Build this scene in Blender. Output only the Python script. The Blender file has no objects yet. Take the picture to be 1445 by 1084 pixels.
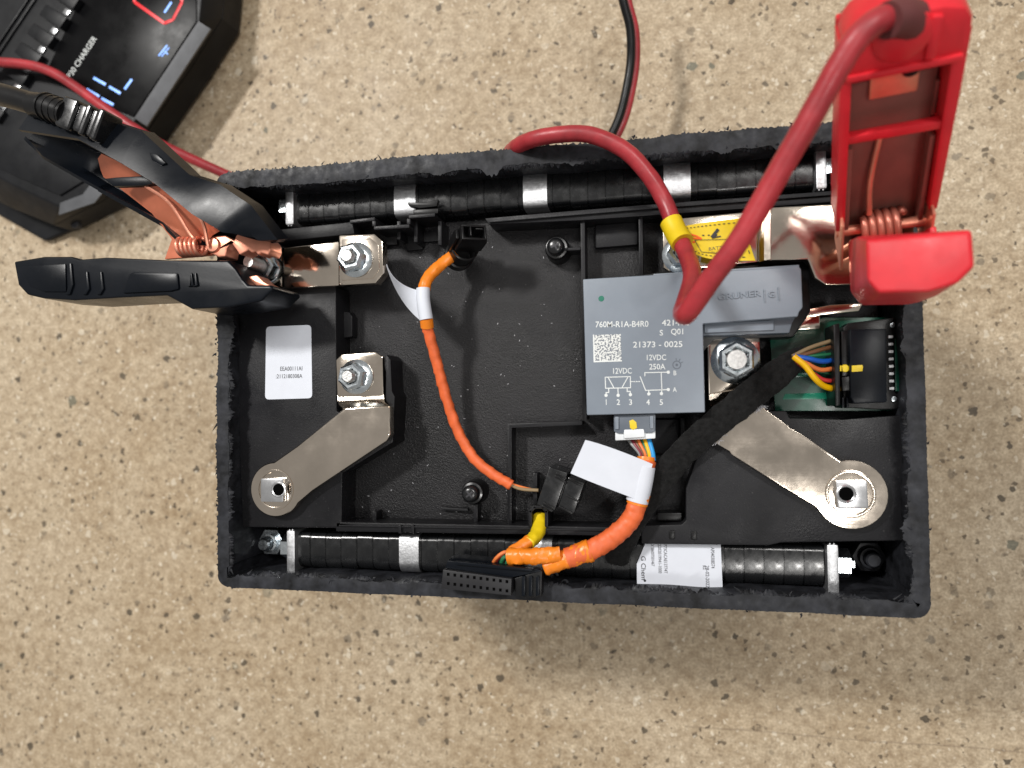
import bpy, bmesh, math, random
from mathutils import Vector, Matrix, noise
random.seed(7)
S = bpy.context.scene
C = S.collection
MM = 0.001
FLOOR = -190.0            # battery rim is z = 0 in the millimetre frame, the floor lies 190 mm below

# ------------------------------------------------------------------ camera, world, lamps
CAM = Vector((46.2527, -12.0084, 272.7605))
RT = Matrix(((0.979793, 0.017307, 0.199264), (-0.012228, 0.999569, -0.026692), (-0.19964, 0.023716, 0.979582)))
def W(p):
    return Vector((p[0] * MM, p[1] * MM, (p[2] - FLOOR) * MM))
cam = bpy.data.cameras.new('camera')
cam.sensor_width = 36
cam.lens = 36 * 1000 / 1445
cam.clip_start = 0.005
cam.clip_end = 60
cam.dof.use_dof = True
cam.dof.focus_distance = 0.292
cam.dof.aperture_fstop = 10.0
co = bpy.data.objects.new('camera', cam)
C.objects.link(co)
co.matrix_world = Matrix.Translation(W(CAM)) @ RT.to_4x4()
S.camera = co

wd = bpy.data.worlds.new('World')
S.world = wd
wd.use_nodes = True
bg = wd.node_tree.nodes['Background']
bg.inputs[0].default_value = (1.0, 0.97, 0.93, 1)
bg.inputs[1].default_value = 0.3

def lamp(name, loc, aim, sx, sy, power, col=(1, 0.975, 0.94)):
    l = bpy.data.lights.new(name, 'AREA')
    l.shape = 'RECTANGLE'
    l.size = sx
    l.size_y = sy
    l.energy = power
    l.color = col
    o = bpy.data.objects.new(name, l)
    C.objects.link(o)
    o.location = loc
    d = Vector(aim) - Vector(loc)
    o.rotation_euler = d.to_track_quat('-Z', 'Y').to_euler()
    return o
lamp('ceiling_lamp', (-1.2, 1.1, 2.3), (0, 0, 0.1), 0.4, 0.16, 52)
lamp('ceiling_lamp', (0.75, 0.9, 2.5), (0, 0, 0.1), 1.2, 0.25, 24)
lamp('ceiling_lamp', (0.5, -0.62, 2.5), (0, 0, 0.1), 0.6, 0.12, 10)
S.view_settings.view_transform = 'Standard'
S.view_settings.look = 'None'
S.view_settings.exposure = 0
S.view_settings.gamma = 1
S.render.engine = 'CYCLES'
S.cycles.max_bounces = 8

# ------------------------------------------------------------------ helpers
def P(px, py, z):
    """point of the photograph at pixel (px, py) whose height is z millimetres over the rim"""
    d = RT @ Vector(((px - 722.5) / 1000, -(py - 542) / 1000, -1))
    return CAM + d * ((z - CAM.z) / d.z)
def PX(pts, z):
    return [P(x, y, z).to_2d() for x, y in pts]

ORI = {}
def thing(name, label, cat, loc=None, group=None):
    o = bpy.data.objects.new(name, None)
    C.objects.link(o)
    o.empty_display_size = 0.01
    loc = Vector(loc if loc is not None else (0, 0, FLOOR))
    o.location = W(loc)
    ORI[o.name] = W(loc)
    o['label'] = label
    o['category'] = cat
    if group:
        o['group'] = group
    return o
def obj(name, bm, m, parent=None, label=None, cat=None, group=None, kind=None, smooth=35):
    bmesh.ops.recalc_face_normals(bm, faces=bm.faces[:])
    me = bpy.data.meshes.new(name)
    bm.to_mesh(me)
    bm.free()
    me.transform(Matrix.Translation((0, 0, -FLOOR * MM)) @ Matrix.Scale(MM, 4))
    if parent is not None:
        off = ORI[parent.name]
    else:
        xs = [v.co for v in me.vertices]
        off = Vector(((min(v.x for v in xs) + max(v.x for v in xs)) / 2, (min(v.y for v in xs) + max(v.y for v in xs)) / 2, min(v.z for v in xs)))
    me.transform(Matrix.Translation(-off))
    for p in me.polygons:
        p.use_smooth = True
    me.set_sharp_from_angle(angle=math.radians(smooth))
    if m is not None:
        me.materials.append(m)
    o = bpy.data.objects.new(name, me)
    C.objects.link(o)
    if parent is not None:
        o.parent = parent
        ORI[o.name] = off
    else:
        o.location = off
        ORI[o.name] = off
    if label: o['label'] = label
    if cat: o['category'] = cat
    if group: o['group'] = group
    if kind: o['kind'] = kind
    return o
def copy_at(src, dx, dy, dz=0, parent=None):
    o = src.copy()
    C.objects.link(o)
    o.parent = parent if parent is not None else src.parent
    o.location = src.location + Vector((dx, dy, dz)) * MM
    ORI[o.name] = ORI[src.name] + Vector((dx, dy, dz)) * MM
    return o

def bev(bm, w, seg=2, ang=28):
    es = [e for e in bm.edges if len(e.link_faces) == 2 and e.calc_face_angle(0) > math.radians(ang)]
    if es and w > 0:
        bmesh.ops.bevel(bm, geom=es, offset=w, segments=seg, profile=0.6, affect='EDGES', clamp_overlap=True)
def prism(pts, z0, z1, b=0.4, seg=2, bm=None, mat=None):
    """extrude an outline (mm) from z0 to z1"""
    nb = bmesh.new()
    lo = [nb.verts.new((p[0], p[1], z0)) for p in pts]
    hi = [nb.verts.new((p[0], p[1], z1)) for p in pts]
    n = len(pts)
    nb.faces.new(lo[::-1])
    nb.faces.new(hi)
    for i in range(n):
        nb.faces.new((lo[i], lo[(i + 1) % n], hi[(i + 1) % n], hi[i]))
    bmesh.ops.recalc_face_normals(nb, faces=nb.faces[:])
    bev(nb, b, seg)
    if mat is not None:
        nb.transform(mat)
    return merge(bm, nb)
def merge(bm, nb):
    if bm is None:
        return nb
    me = bpy.data.meshes.new('tmp')
    nb.to_mesh(me)
    nb.free()
    bm.from_mesh(me)
    bpy.data.meshes.remove(me)
    return bm
def pprism(px, z0, z1, b=0.4, seg=2, bm=None):
    return prism(PX(px, z1), z0, z1, b, seg, bm)
def box(c, s, b=0.3, rot=None, bm=None, seg=2):
    x, y, z = [k / 2 for k in s]
    m = Matrix.Translation(Vector(c))
    if rot is not None:
        m = m @ rot.to_4x4()
    return prism([(-x, -y), (x, -y), (x, y), (-x, y)], -z, z, b, seg, bm, m)
def rz(deg):
    return Matrix.Rotation(math.radians(deg), 3, 'Z')
def loft(a, b_, bvl=0.5, seg=2, bm=None):
    """closed solid between two outlines of 3D points"""
    nb = bmesh.new()
    lo = [nb.verts.new(p) for p in a]
    hi = [nb.verts.new(p) for p in b_]
    n = len(lo)
    nb.faces.new(lo[::-1])
    nb.faces.new(hi)
    for i in range(n):
        nb.faces.new((lo[i], lo[(i + 1) % n], hi[(i + 1) % n], hi[i]))
    bmesh.ops.recalc_face_normals(nb, faces=nb.faces[:])
    bev(nb, bvl, seg)
    return merge(bm, nb)
def catmull(pts, n=8):
    pts = [Vector(p) for p in pts]
    if len(pts) < 3:
        return [pts[0].lerp(pts[-1], i / n) for i in range(n + 1)]
    q = [pts[0] * 2 - pts[1]] + pts + [pts[-1] * 2 - pts[-2]]
    out = []
    for i in range(1, len(q) - 2):
        a, b_, c, d = q[i - 1], q[i], q[i + 1], q[i + 2]
        for k in range(n):
            t = k / n
            out.append(0.5 * ((2 * b_) + (c - a) * t + (2 * a - 5 * b_ + 4 * c - d) * t * t + (3 * b_ - a - 3 * c + d) * t ** 3))
    out.append(pts[-1])
    return out
def tube(pts, r, n=8, seg=14, flat=1.0, rough=0.0, bm=None, spline=True, sd=0.0, rend=None, wrap=0.0):
    path = catmull(pts, n) if spline else [Vector(p) for p in pts]
    bm = bm or bmesh.new()
    rings = []
    up = Vector((0, 0, 1))
    L = len(path)
    prev = None
    for i, p in enumerate(path):
        t = (path[min(i + 1, L - 1)] - path[max(i - 1, 0)]).normalized()
        if prev is None:
            x = t.cross(up)
            if x.length < 0.05:
                x = t.cross(Vector((1, 0, 0)))
            x.normalize()
        else:
            x = (prev - t * prev.dot(t)).normalized()
        prev = x
        y = x.cross(t)
        ra = r if rend is None else (rend(i / (L - 1)) if callable(rend) else r + (rend - r) * i / (L - 1))
        ring = []
        for k in range(seg):
            a = 2 * math.pi * k / seg
            rb = ra + wrap * (((i + 5.0 * k / seg) % 5.0) / 5.0 - 0.5)
            q = p + x * math.cos(a) * rb + y * math.sin(a) * rb * flat
            if rough:
                q = q + (q - p).normalized() * rough * (0.6 * noise.noise(q * 0.35 + Vector((sd, 0, 0))) + 0.5 * noise.noise(q * 1.0 + t * i * 0.2))
            ring.append(bm.verts.new(q))
        rings.append(ring)
    for i in range(L - 1):
        for k in range(seg):
            bm.faces.new((rings[i][k], rings[i][(k + 1) % seg], rings[i + 1][(k + 1) % seg], rings[i + 1][k]))
    bm.faces.new(rings[0][::-1])
    bm.faces.new(rings[-1])
    return bm
def lathe(c, prof, n=28, axis=None, bm=None):
    """revolve (radius, height) pairs about the vertical (or axis) through c"""
    bm = bm or bmesh.new()
    m = Matrix.Translation(Vector(c))
    if axis is not None:
        m = m @ Vector(axis).normalized().to_track_quat('Z', 'Y').to_matrix().to_4x4()
    rings = []
    for r, h in prof:
        if r < 1e-5:
            rings.append([bm.verts.new(m @ Vector((0, 0, h)))])
        else:
            rings.append([bm.verts.new(m @ Vector((r * math.cos(2 * math.pi * k / n), r * math.sin(2 * math.pi * k / n), h))) for k in range(n)])
    for a, b_ in zip(rings, rings[1:]):
        for k in range(n):
            k2 = (k + 1) % n
            if len(a) == 1 and len(b_) == 1:
                continue
            if len(a) == 1:
                bm.faces.new((a[0], b_[k], b_[k2]))
            elif len(b_) == 1:
                bm.faces.new((a[k], a[k2], b_[0]))
            else:
                bm.faces.new((a[k], a[k2], b_[k2], b_[k]))
    return bm
def patch(rows, th=0.3, bm=None):
    """sheet through a grid of 3D points, thickened"""
    nb = bmesh.new()
    g = [[nb.verts.new(p) for p in row] for row in rows]
    for a, b_ in zip(g, g[1:]):
        for k in range(len(a) - 1):
            nb.faces.new((a[k], a[k + 1], b_[k + 1], b_[k]))
    bmesh.ops.recalc_face_normals(nb, faces=nb.faces[:])
    bmesh.ops.solidify(nb, geom=nb.faces[:], thickness=th)
    return merge(bm, nb)

# ------------------------------------------------------------------ materials
class N:
    def __init__(s, name):
        s.m = bpy.data.materials.new(name)
        s.m.use_nodes = True
        s.t = s.m.node_tree
        s.b = s.t.nodes['Principled BSDF']
        s.tc = s.t.nodes.new('ShaderNodeTexCoord')
    def n(s, ty, **kw):
        x = s.t.nodes.new('ShaderNode' + ty)
        for k, v in kw.items():
            setattr(x, k, v)
        return x
    def link(s, a, b_):
        s.t.links.new(a, b_)
    def noise(s, scale, detail=4, rough=0.6, vec=None):
        x = s.n('TexNoise')
        x.inputs['Scale'].default_value = scale
        x.inputs['Detail'].default_value = detail
        x.inputs['Roughness'].default_value = rough
        s.link(vec or s.tc.outputs['Object'], x.inputs['Vector'])
        return x.outputs['Fac']
    def ramp(s, fac, stops):
        x = s.n('ValToRGB')
        e = x.color_ramp.elements
        while len(e) < len(stops):
            e.new(0.5)
        for k, (p, c) in enumerate(stops):
            e[k].position = p
            e[k].color = (c, c, c, 1) if not isinstance(c, tuple) else (*c, 1)
        s.link(fac, x.inputs['Fac'])
        return x.outputs['Color']
    def mix(s, fac, a, b_, mode='MIX'):
        x = s.n('Mix', data_type='RGBA', blend_type=mode)
        for inp, v in ((x.inputs[0], fac), (x.inputs[6], a), (x.inputs[7], b_)):
            if isinstance(v, (int, float)):
                inp.default_value = v
            elif isinstance(v, tuple):
                inp.default_value = (*v, 1)
            else:
                s.link(v, inp)
        return x.outputs[2]
    def math(s, op, a, b_=0.0):
        x = s.n('Math', operation=op)
        for inp, v in ((x.inputs[0], a), (x.inputs[1], b_)):
            if isinstance(v, (int, float)):
                inp.default_value = v
            else:
                s.link(v, inp)
        return x.outputs[0]
    def bump(s, h, strength, dist, prev=None):
        x = s.n('Bump')
        x.inputs['Strength'].default_value = strength
        x.inputs['Distance'].default_value = dist
        s.link(h, x.inputs['Height'])
        if prev is not None:
            s.link(prev, x.inputs['Normal'])
        s.link(x.outputs['Normal'], s.b.inputs['Normal'])
        return x.outputs['Normal']
def mat(name, col, rough=0.5, metal=0.0, var=0.12, vscale=60, grain=0.0, gscale=1500, wave=0.0, wscale=40, rvar=0.1, coat=0.0, spec=0.5, sheen=0.0, dust=0.0, emit=0):
    a = N(name)
    f = a.noise(vscale, 5)
    c1 = tuple(k * (1 - var) for k in col)
    c2 = tuple(min(1, k * (1 + var)) for k in col)
    c = a.mix(a.ramp(f, [(0.3, 0.0), (0.7, 1.0)]), c1, c2)
    if dust:
        d = a.noise(900, 3, 0.7)
        c = a.mix(a.math('MULTIPLY', a.ramp(d, [(0.66, 0.0), (0.78, 1.0)]), dust), c, (0.32, 0.31, 0.3))
    a.link(c, a.b.inputs['Base Color'])
    r = a.ramp(a.noise(vscale * 1.7, 5), [(0.25, max(0.02, rough - rvar)), (0.75, min(1, rough + rvar))])
    a.link(r, a.b.inputs['Roughness'])
    a.b.inputs['Metallic'].default_value = metal
    a.b.inputs['Specular IOR Level'].default_value = spec
    a.b.inputs['Coat Weight'].default_value = coat
    a.b.inputs['Coat Roughness'].default_value = 0.12
    if sheen:
        a.b.inputs['Sheen Weight'].default_value = sheen
        a.b.inputs['Sheen Roughness'].default_value = 0.5
    prev = None
    if wave:
        prev = a.bump(a.noise(wscale, 3, 0.5), wave, 0.002)
    if grain:
        prev = a.bump(a.noise(gscale, 3, 0.6), grain, 0.0004, prev)
    if emit:
        a.b.inputs['Emission Color'].default_value = (*col, 1)
        a.b.inputs['Emission Strength'].default_value = emit
    return a.m

M = {}
M['case'] = mat('scraped_black_plastic', (0.019, 0.02, 0.024), 0.5, var=0.8, vscale=140, grain=0.12, gscale=900, rvar=0.2, spec=0.24)
M['tray'] = mat('moulded_black_plastic', (0.0095, 0.0095, 0.011), 0.42, var=0.5, vscale=20, grain=0.2, gscale=1500, rvar=0.26, dust=0.2, spec=0.24)
M['floorpl'] = mat('textured_black_plastic', (0.014, 0.0136, 0.015), 0.42, var=0.6, vscale=14, grain=1.0, gscale=1500, rvar=0.2, dust=0.5, spec=0.34)
M['black'] = mat('black_plastic', (0.006, 0.006, 0.0065), 0.34, var=0.2, grain=0.06, gscale=2000, dust=0.06, spec=0.3)
M['film'] = mat('glossy_black_film', (0.008, 0.0085, 0.0095), 0.25, var=0.3, vscale=150, wave=0.05, wscale=110, rvar=0.12, dust=0.12, spec=0.6)
M['grip'] = mat('blue_black_grip_plastic', (0.0045, 0.006, 0.009), 0.3, var=0.15, grain=0.03, gscale=1200, rvar=0.06, spec=0.17)
M['zinc'] = mat('zinc_plated_steel', (0.7, 0.76, 0.8), 0.24, 1.0, var=0.1, vscale=300, wave=0.08, wscale=300, rvar=0.08)
M['nickel'] = mat('nickel_plated_copper', (0.76, 0.67, 0.57), 0.13, 1.0, var=0.1, vscale=50, wave=0.06, wscale=22, grain=0.03, gscale=600, rvar=0.07)
M['strap'] = mat('galvanised_strap', (0.66, 0.67, 0.69), 0.45, 1.0, var=0.15, vscale=700, grain=0.3, gscale=900, rvar=0.08)
M['relay'] = mat('grey_relay_plastic', (0.2, 0.232, 0.275), 0.36, var=0.05, vscale=80, grain=0.06, gscale=1400, rvar=0.05)
M['white'] = mat('white_label_paper', (0.66, 0.69, 0.76), 0.5, var=0.03, vscale=120, wave=0.03, wscale=60)
M['ink'] = mat('black_ink', (0.03, 0.03, 0.035), 0.6)
M['greyink'] = mat('faint_grey_ink', (0.07, 0.07, 0.08), 0.6)
M['laser'] = mat('white_laser_print', (0.72, 0.75, 0.74), 0.6)
M['sleeve'] = mat('orange_cloth_tape', (0.74, 0.135, 0.035), 0.52, var=0.14, vscale=180, wave=0.2, wscale=160, rvar=0.1)
M['tape'] = mat('orange_vinyl_tape', (0.82, 0.22, 0.012), 0.36, var=0.08, vscale=150, wave=0.22, wscale=140)
M['yellow'] = mat('yellow_vinyl', (0.78, 0.56, 0.01), 0.42, var=0.08, vscale=120, wave=0.1, wscale=90)
M['redcable'] = mat('red_rubber_cable', (0.36, 0.028, 0.036), 0.4, var=0.35, vscale=70, grain=0.15, gscale=500, rvar=0.16, dust=0.2)
M['redplastic'] = mat('red_clamp_plastic', (0.68, 0.02, 0.032), 0.4, var=0.16, vscale=60, grain=0.05, gscale=1200, rvar=0.14, dust=0.1)
M['copper'] = mat('copper_plated_steel', (0.86, 0.36, 0.24), 0.36, 0.65, var=0.14, vscale=120, wave=0.04, wscale=90, rvar=0.08)
M['copperpl'] = mat('copper_lacquered_plate', (0.66, 0.2, 0.11), 0.36, 0.4, var=0.12, vscale=80, wave=0.05, wscale=60)
M['pcb'] = mat('green_circuit_board', (0.0, 0.062, 0.036), 0.3, var=0.3, vscale=60, rvar=0.08)
M['pcbtrace'] = mat('light_green_trace', (0.01, 0.2, 0.12), 0.3, var=0.1)
M['felt'] = mat('black_fleece_tape', (0.009, 0.009, 0.009), 0.95, var=0.6, vscale=500, grain=1.0, gscale=1300, wave=0.15, wscale=420, sheen=0.06, spec=0.2)
M['fuzz'] = mat('frayed_grey_fibre', (0.45, 0.45, 0.47), 0.8)
M['paintdot'] = mat('green_paint', (0.005, 0.16, 0.1), 0.5)
M['charger'] = mat('charger_black_plastic', (0.0075, 0.008, 0.0095), 0.42, var=0.25, grain=0.1, gscale=900, rvar=0.1, spec=0.24)
M['chargerlight'] = mat('charger_bevel_highlight', (0.13, 0.135, 0.145), 0.45, var=0.15, vscale=90, grain=0.2, gscale=900)  # paler tone puts the highlight of the charger's bevelled edges into the colour
M['panel'] = mat('black_display_panel', (0.002, 0.002, 0.0025), 0.3, var=0.2, vscale=30, spec=0.12)
M['digit'] = mat('blue_lit_segment', (0.22, 0.42, 1.0), 0.4, emit=0.75)
M['redring'] = mat('red_print', (0.85, 0.01, 0.02), 0.4)
M['chrome'] = mat('bright_metal', (0.75, 0.76, 0.78), 0.25, 1.0)
M['latch'] = mat('white_nylon', (0.75, 0.78, 0.8), 0.4)
M['bracket'] = mat('grey_relay_base', (0.12, 0.14, 0.17), 0.36, var=0.06)
def wire(name, col):
    M[name] = mat(name + '_wire', col, 0.4, var=0.08)
wire('brown', (0.16, 0.07, 0.03)); wire('tan', (0.28, 0.2, 0.11)); wire('blue', (0.01, 0.1, 0.5)); wire('orange', (0.75, 0.2, 0.05))
wire('green', (0.02, 0.16, 0.07)); wire('red', (0.5, 0.03, 0.03)); wire('amber', (0.9, 0.5, 0.0)); wire('sky', (0.03, 0.33, 0.75)); wire('grey', (0.25, 0.26, 0.26)); wire('darkred', (0.2, 0.015, 0.03))

M['brownliner'] = mat('dull_copper_liner', (0.27, 0.125, 0.1), 0.42, 0.3, var=0.15, vscale=80, wave=0.04, wscale=60)
M['studsteel'] = mat('dull_stud_steel', (0.6, 0.6, 0.59), 0.42, 1.0, var=0.2, vscale=900, grain=0.3, gscale=1200)
M['hole'] = mat('dark_socket', (0.002, 0.002, 0.002), 0.9, spec=0.02)
M['plugblack'] = mat('satin_black_plug', (0.016, 0.016, 0.018), 0.45, var=0.15, grain=0.05, spec=0.4)
M['darkspring'] = mat('dull_copper_spring', (0.5, 0.17, 0.12), 0.34, 0.5, var=0.12)
def concrete():
    a = N('polished_aggregate_concrete')
    co_ = a.tc.outputs['Object']
    wob = a.n('TexNoise'); wob.inputs['Scale'].default_value = 260; wob.inputs['Detail'].default_value = 3
    a.link(co_, wob.inputs['Vector'])
    ad = a.n('VectorMath', operation='MULTIPLY_ADD')
    a.link(wob.outputs['Color'], ad.inputs[0])
    ad.inputs[1].default_value = (0.006, 0.006, 0.0)
    a.link(co_, ad.inputs[2])
    vec = ad.outputs[0]
    big = a.ramp(a.noise(5, 5, 0.62), [(0.32, 0.0), (0.68, 1.0)])
    c = a.mix(big, (0.42, 0.3, 0.175), (0.74, 0.63, 0.475))
    tint = a.ramp(a.noise(13, 4, 0.6), [(0.4, 0.0), (0.7, 1.0)])
    c = a.mix(a.math('MULTIPLY', tint, 0.6), c, (0.38, 0.265, 0.145))
    pale = a.ramp(a.noise(28, 4, 0.6), [(0.5, 0.0), (0.72, 1.0)])
    c = a.mix(a.math('MULTIPLY', pale, 0.65), c, (0.7, 0.59, 0.43))
    mott = a.ramp(a.noise(150, 6, 0.72), [(0.32, 0.0), (0.68, 1.0)])
    c = a.mix(mott, a.mix(0.62, c, (0.2, 0.128, 0.062)), a.mix(0.4, c, (0.86, 0.73, 0.53)))
    sand = a.ramp(a.noise(620, 4, 0.75), [(0.38, 0.0), (0.6, 1.0)])
    c = a.mix(a.math('MULTIPLY', a.math('SUBTRACT', 1.0, sand), 0.5), c, (0.17, 0.12, 0.075))
    def specks(scale, frac, size, col, amt, seed):
        v = a.n('TexVoronoi', feature='F1'); v.inputs['Scale'].default_value = scale
        off = a.n('VectorMath', operation='ADD'); off.inputs[1].default_value = (seed, seed * 0.7, 0)
        a.link(vec, off.inputs[0]); a.link(off.outputs[0], v.inputs['Vector'])
        sep = a.n('SeparateColor'); a.link(v.outputs['Color'], sep.inputs[0])
        pick = a.math('LESS_THAN', sep.outputs[0], frac)
        rad = a.math('MULTIPLY', sep.outputs[1], size)
        ins = a.math('LESS_THAN', v.outputs['Distance'], rad)
        k = a.math('MULTIPLY', a.math('MULTIPLY', pick, ins), amt)
        k = a.math('MULTIPLY', k, a.math('ADD', 0.45, a.math('MULTIPLY', sep.outputs[2], 0.55)))
        return k, col
    for args in ((95, 0.07, 0.36, (0.06, 0.055, 0.05), 0.5, 3.1), (160, 0.2, 0.45, (0.05, 0.04, 0.028), 0.85, 0.3), (290, 0.32, 0.48, (0.07, 0.05, 0.03), 0.8, 7.7),
                 (150, 0.08, 0.42, (0.75, 0.68, 0.55), 0.5, 5.5), (80, 0.03, 0.4, (0.05, 0.075, 0.06), 0.7, 9.2), (380, 0.25, 0.5, (0.8, 0.72, 0.58), 0.6, 2.2)):
        k, col = specks(*args)
        c = a.mix(k, c, col)
    sx = a.n('SeparateXYZ'); a.link(co_, sx.inputs[0])
    ln = a.math('LESS_THAN', a.math('ABSOLUTE', a.math('ADD', sx.outputs[1], a.math('ADD', 0.2178, a.math('MULTIPLY', a.noise(30, 2), -0.003)))), 0.0005)
    c = a.mix(a.math('MULTIPLY', a.math('MULTIPLY', ln, a.math('GREATER_THAN', sx.outputs[0], 0.06)), 0.3), c, (0.1, 0.07, 0.05))
    a.link(c, a.b.inputs['Base Color'])
    a.link(a.ramp(a.noise(40, 4), [(0.3, 0.45), (0.7, 0.62)]), a.b.inputs['Roughness'])
    a.b.inputs['Specular IOR Level'].default_value = 0.32
    a.bump(a.noise(500, 4, 0.7), 0.12, 0.0006)
    return a.m
def scratch(m, amt, rot):
    t = m.node_tree
    b_ = t.nodes['Principled BSDF']
    tc = t.nodes.new('ShaderNodeTexCoord')
    mp = t.nodes.new('ShaderNodeMapping')
    mp.inputs['Rotation'].default_value = (0, 0, math.radians(rot))
    mp.inputs['Scale'].default_value = (25, 1300, 25)
    nz = t.nodes.new('ShaderNodeTexNoise')
    nz.inputs['Scale'].default_value = 1.0
    nz.inputs['Detail'].default_value = 4
    bp = t.nodes.new('ShaderNodeBump')
    bp.inputs['Strength'].default_value = amt
    bp.inputs['Distance'].default_value = 0.0003
    t.links.new(tc.outputs['Object'], mp.inputs[0])
    t.links.new(mp.outputs[0], nz.inputs['Vector'])
    t.links.new(nz.outputs['Fac'], bp.inputs['Height'])
    old = b_.inputs['Normal'].links
    if old:
        t.links.new(old[0].from_socket, bp.inputs['Normal'])
    t.links.new(bp.outputs['Normal'], b_.inputs['Normal'])
scratch(M['nickel'], 0.03, 30)
scratch(M['zinc'], 0.04, 0)
M['concrete'] = concrete()

# ------------------------------------------------------------------ text
def text(s, p0, p1, h, z, m, parent=None, name='printed_text', align='LEFT', bold=0.0, sx=None):
    """lettering with its baseline from pixel p0 towards p1, cap height h pixels, lying at height z"""
    a, b_ = P(*p0, z), P(*p1, z)
    scale_mm = (P(p0[0], p0[1], z) - P(p0[0] + h, p0[1], z)).length
    cu = bpy.data.curves.new('t', 'FONT')
    cu.body = s
    cu.size = scale_mm / 0.7
    cu.offset = bold * scale_mm
    cu.resolution_u = 3
    cu.space_character = 1.0
    to = bpy.data.objects.new('t', cu)
    C.objects.link(to)
    bpy.context.view_layer.update()
    me = bpy.data.meshes.new_from_object(to.evaluated_get(bpy.context.evaluated_depsgraph_get()))
    bpy.data.objects.remove(to)
    bm = bmesh.new()
    bm.from_mesh(me)
    bpy.data.meshes.remove(me)
    d = b_ - a
    ang = math.atan2(d.y, d.x)
    wdt = max(v.co.x for v in bm.verts) if bm.verts else 1
    k = d.length / wdt if sx is None else sx
    bm.transform(Matrix.Translation(a) @ Matrix.Rotation(ang, 4, 'Z') @ Matrix.Diagonal((k, 1, 1, 1)))
    for v in bm.verts:
        v.co.z = z
    r = bmesh.ops.extrude_face_region(bm, geom=bm.faces[:])
    for g in r['geom']:
        if isinstance(g, bmesh.types.BMVert):
            g.co.z -= 0.06 if m is not M['relay'] else 0.6
    return obj(name, bm, m, parent)
def strokes(lines, w, z, m, parent, name):
    """printed line drawing: pixel segments as thin flat bars"""
    bm = bmesh.new()
    for i, (x0, y0, x1, y1) in enumerate(lines):
        a, b_ = P(x0, y0, z), P(x1, y1, z)
        d = b_ - a
        bm = box((a + b_) / 2 + Vector((0, 0, -0.03 + 0.003 * (i % 5))), (d.length + w * 0.8, w, 0.06), 0, rz(math.degrees(math.atan2(d.y, d.x))), bm)
    return obj(name, bm, m, parent)

# ================================================================== THE FLOOR
bm = bmesh.new()
bmesh.ops.create_grid(bm, x_segments=2, y_segments=2, size=3000)
for v in bm.verts: v.co.z = FLOOR
fl = obj('floor', bm, M['concrete'], kind='structure')

# ================================================================== BATTERY CASE
case = thing('battery_case', 'black plastic battery box sawn open at the top with a ragged rim', 'battery')
def rrect(hx, hy, r, step):
    pts = []
    cs = [(hx - r, hy - r, 0), (-hx + r, hy - r, 90), (-hx + r, -hy + r, 180), (hx - r, -hy + r, 270)]
    arcs = []
    for cx, cy, a0 in cs:
        arcs.append([Vector((cx + r * math.cos(math.radians(a0 + k * 18)), cy + r * math.sin(math.radians(a0 + k * 18)), 0)) for k in range(6)])
    for i in range(4):
        pts += arcs[i]
        a, b_ = arcs[i][-1], arcs[(i + 1) % 4][0]
        n = int((b_ - a).length / step)
        pts += [a.lerp(b_, k / n) for k in range(1, n)]
    return pts
OUT = rrect(139, 89.0, 5, 0.5)
bm = bmesh.new()
rings = [[] for _ in range(9)]
for p in OUT:
    nrm = Vector((0, 0, 0))
    hx, hy = 139 - 5, 89.0 - 5
    q = Vector((max(-hx, min(hx, p.x)), max(-hy, min(hy, p.y)), 0))
    nrm = (p - q).normalized()
    th = 5.9 + 0.9 * noise.noise(p * 0.05)
    if p.x < -130: th -= 0.6
    if p.y > 80: th += 1.0
    if p.y < -80: th -= 0.9
    s1 = noise.noise(p * 0.16)
    s2 = noise.noise(p * 1.3 + Vector((50, 0, 0)))
    s3 = noise.noise(p * 0.06 + Vector((0, 80, 0)))
    s4 = noise.noise(p * 0.5 + Vector((0, 0, 30)))
    ragged = 1.0 if (p.x < -130 or p.y > 80) else 0.25
    s5 = noise.noise(p * 2.3 + Vector((9, 9, 0)))
    s6 = noise.noise(p * 0.06 + Vector((0, 33, 3)))
    rag_o = (max(0, s2) * 1.0 + max(0, s5 - 0.1) * 1.6 + max(0, s4 - 0.2) * 1.0 + s6 * 0.9 - 0.3) * ragged
    tear = max(0, noise.noise(p * 0.09 + Vector((7, 0, 1))) - 0.12)
    rag_i = max(-0.3, s1) * 0.8 + tear * 7 * (0.6 + abs(s2)) + max(0, s5) * 0.4 + abs(s4) * 0.4
    zt = -0.5 + 0.5 * s3
    def at(inset, z): return p - nrm * inset + Vector((0, 0, z))
    prof = [(0.3, FLOOR + 0.5), (0, -4), (-rag_o * 0.5, -1.0 + zt), (-rag_o, -0.05 + zt), (th * 0.25, zt + 0.1 * s1), (th * 0.7, zt + 0.12 * s1), (th + rag_i, zt - 0.25 + 0.15 * s4), (th + 0.1, zt - 3), (th, FLOOR + 4)]
    for r_, (i_, z_) in zip(rings, prof):
        r_.append(bm.verts.new(at(i_, z_)))
n = len(OUT)
for a, b_ in zip(rings, rings[1:]):
    for k in range(n):
        bm.faces.new((a[k], a[(k + 1) % n], b_[(k + 1) % n], b_[k]))
bm.faces.new(rings[0])
bm.faces.new(rings[-1][::-1])
obj('wall', bm, M['case'], case, smooth=32)
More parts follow.
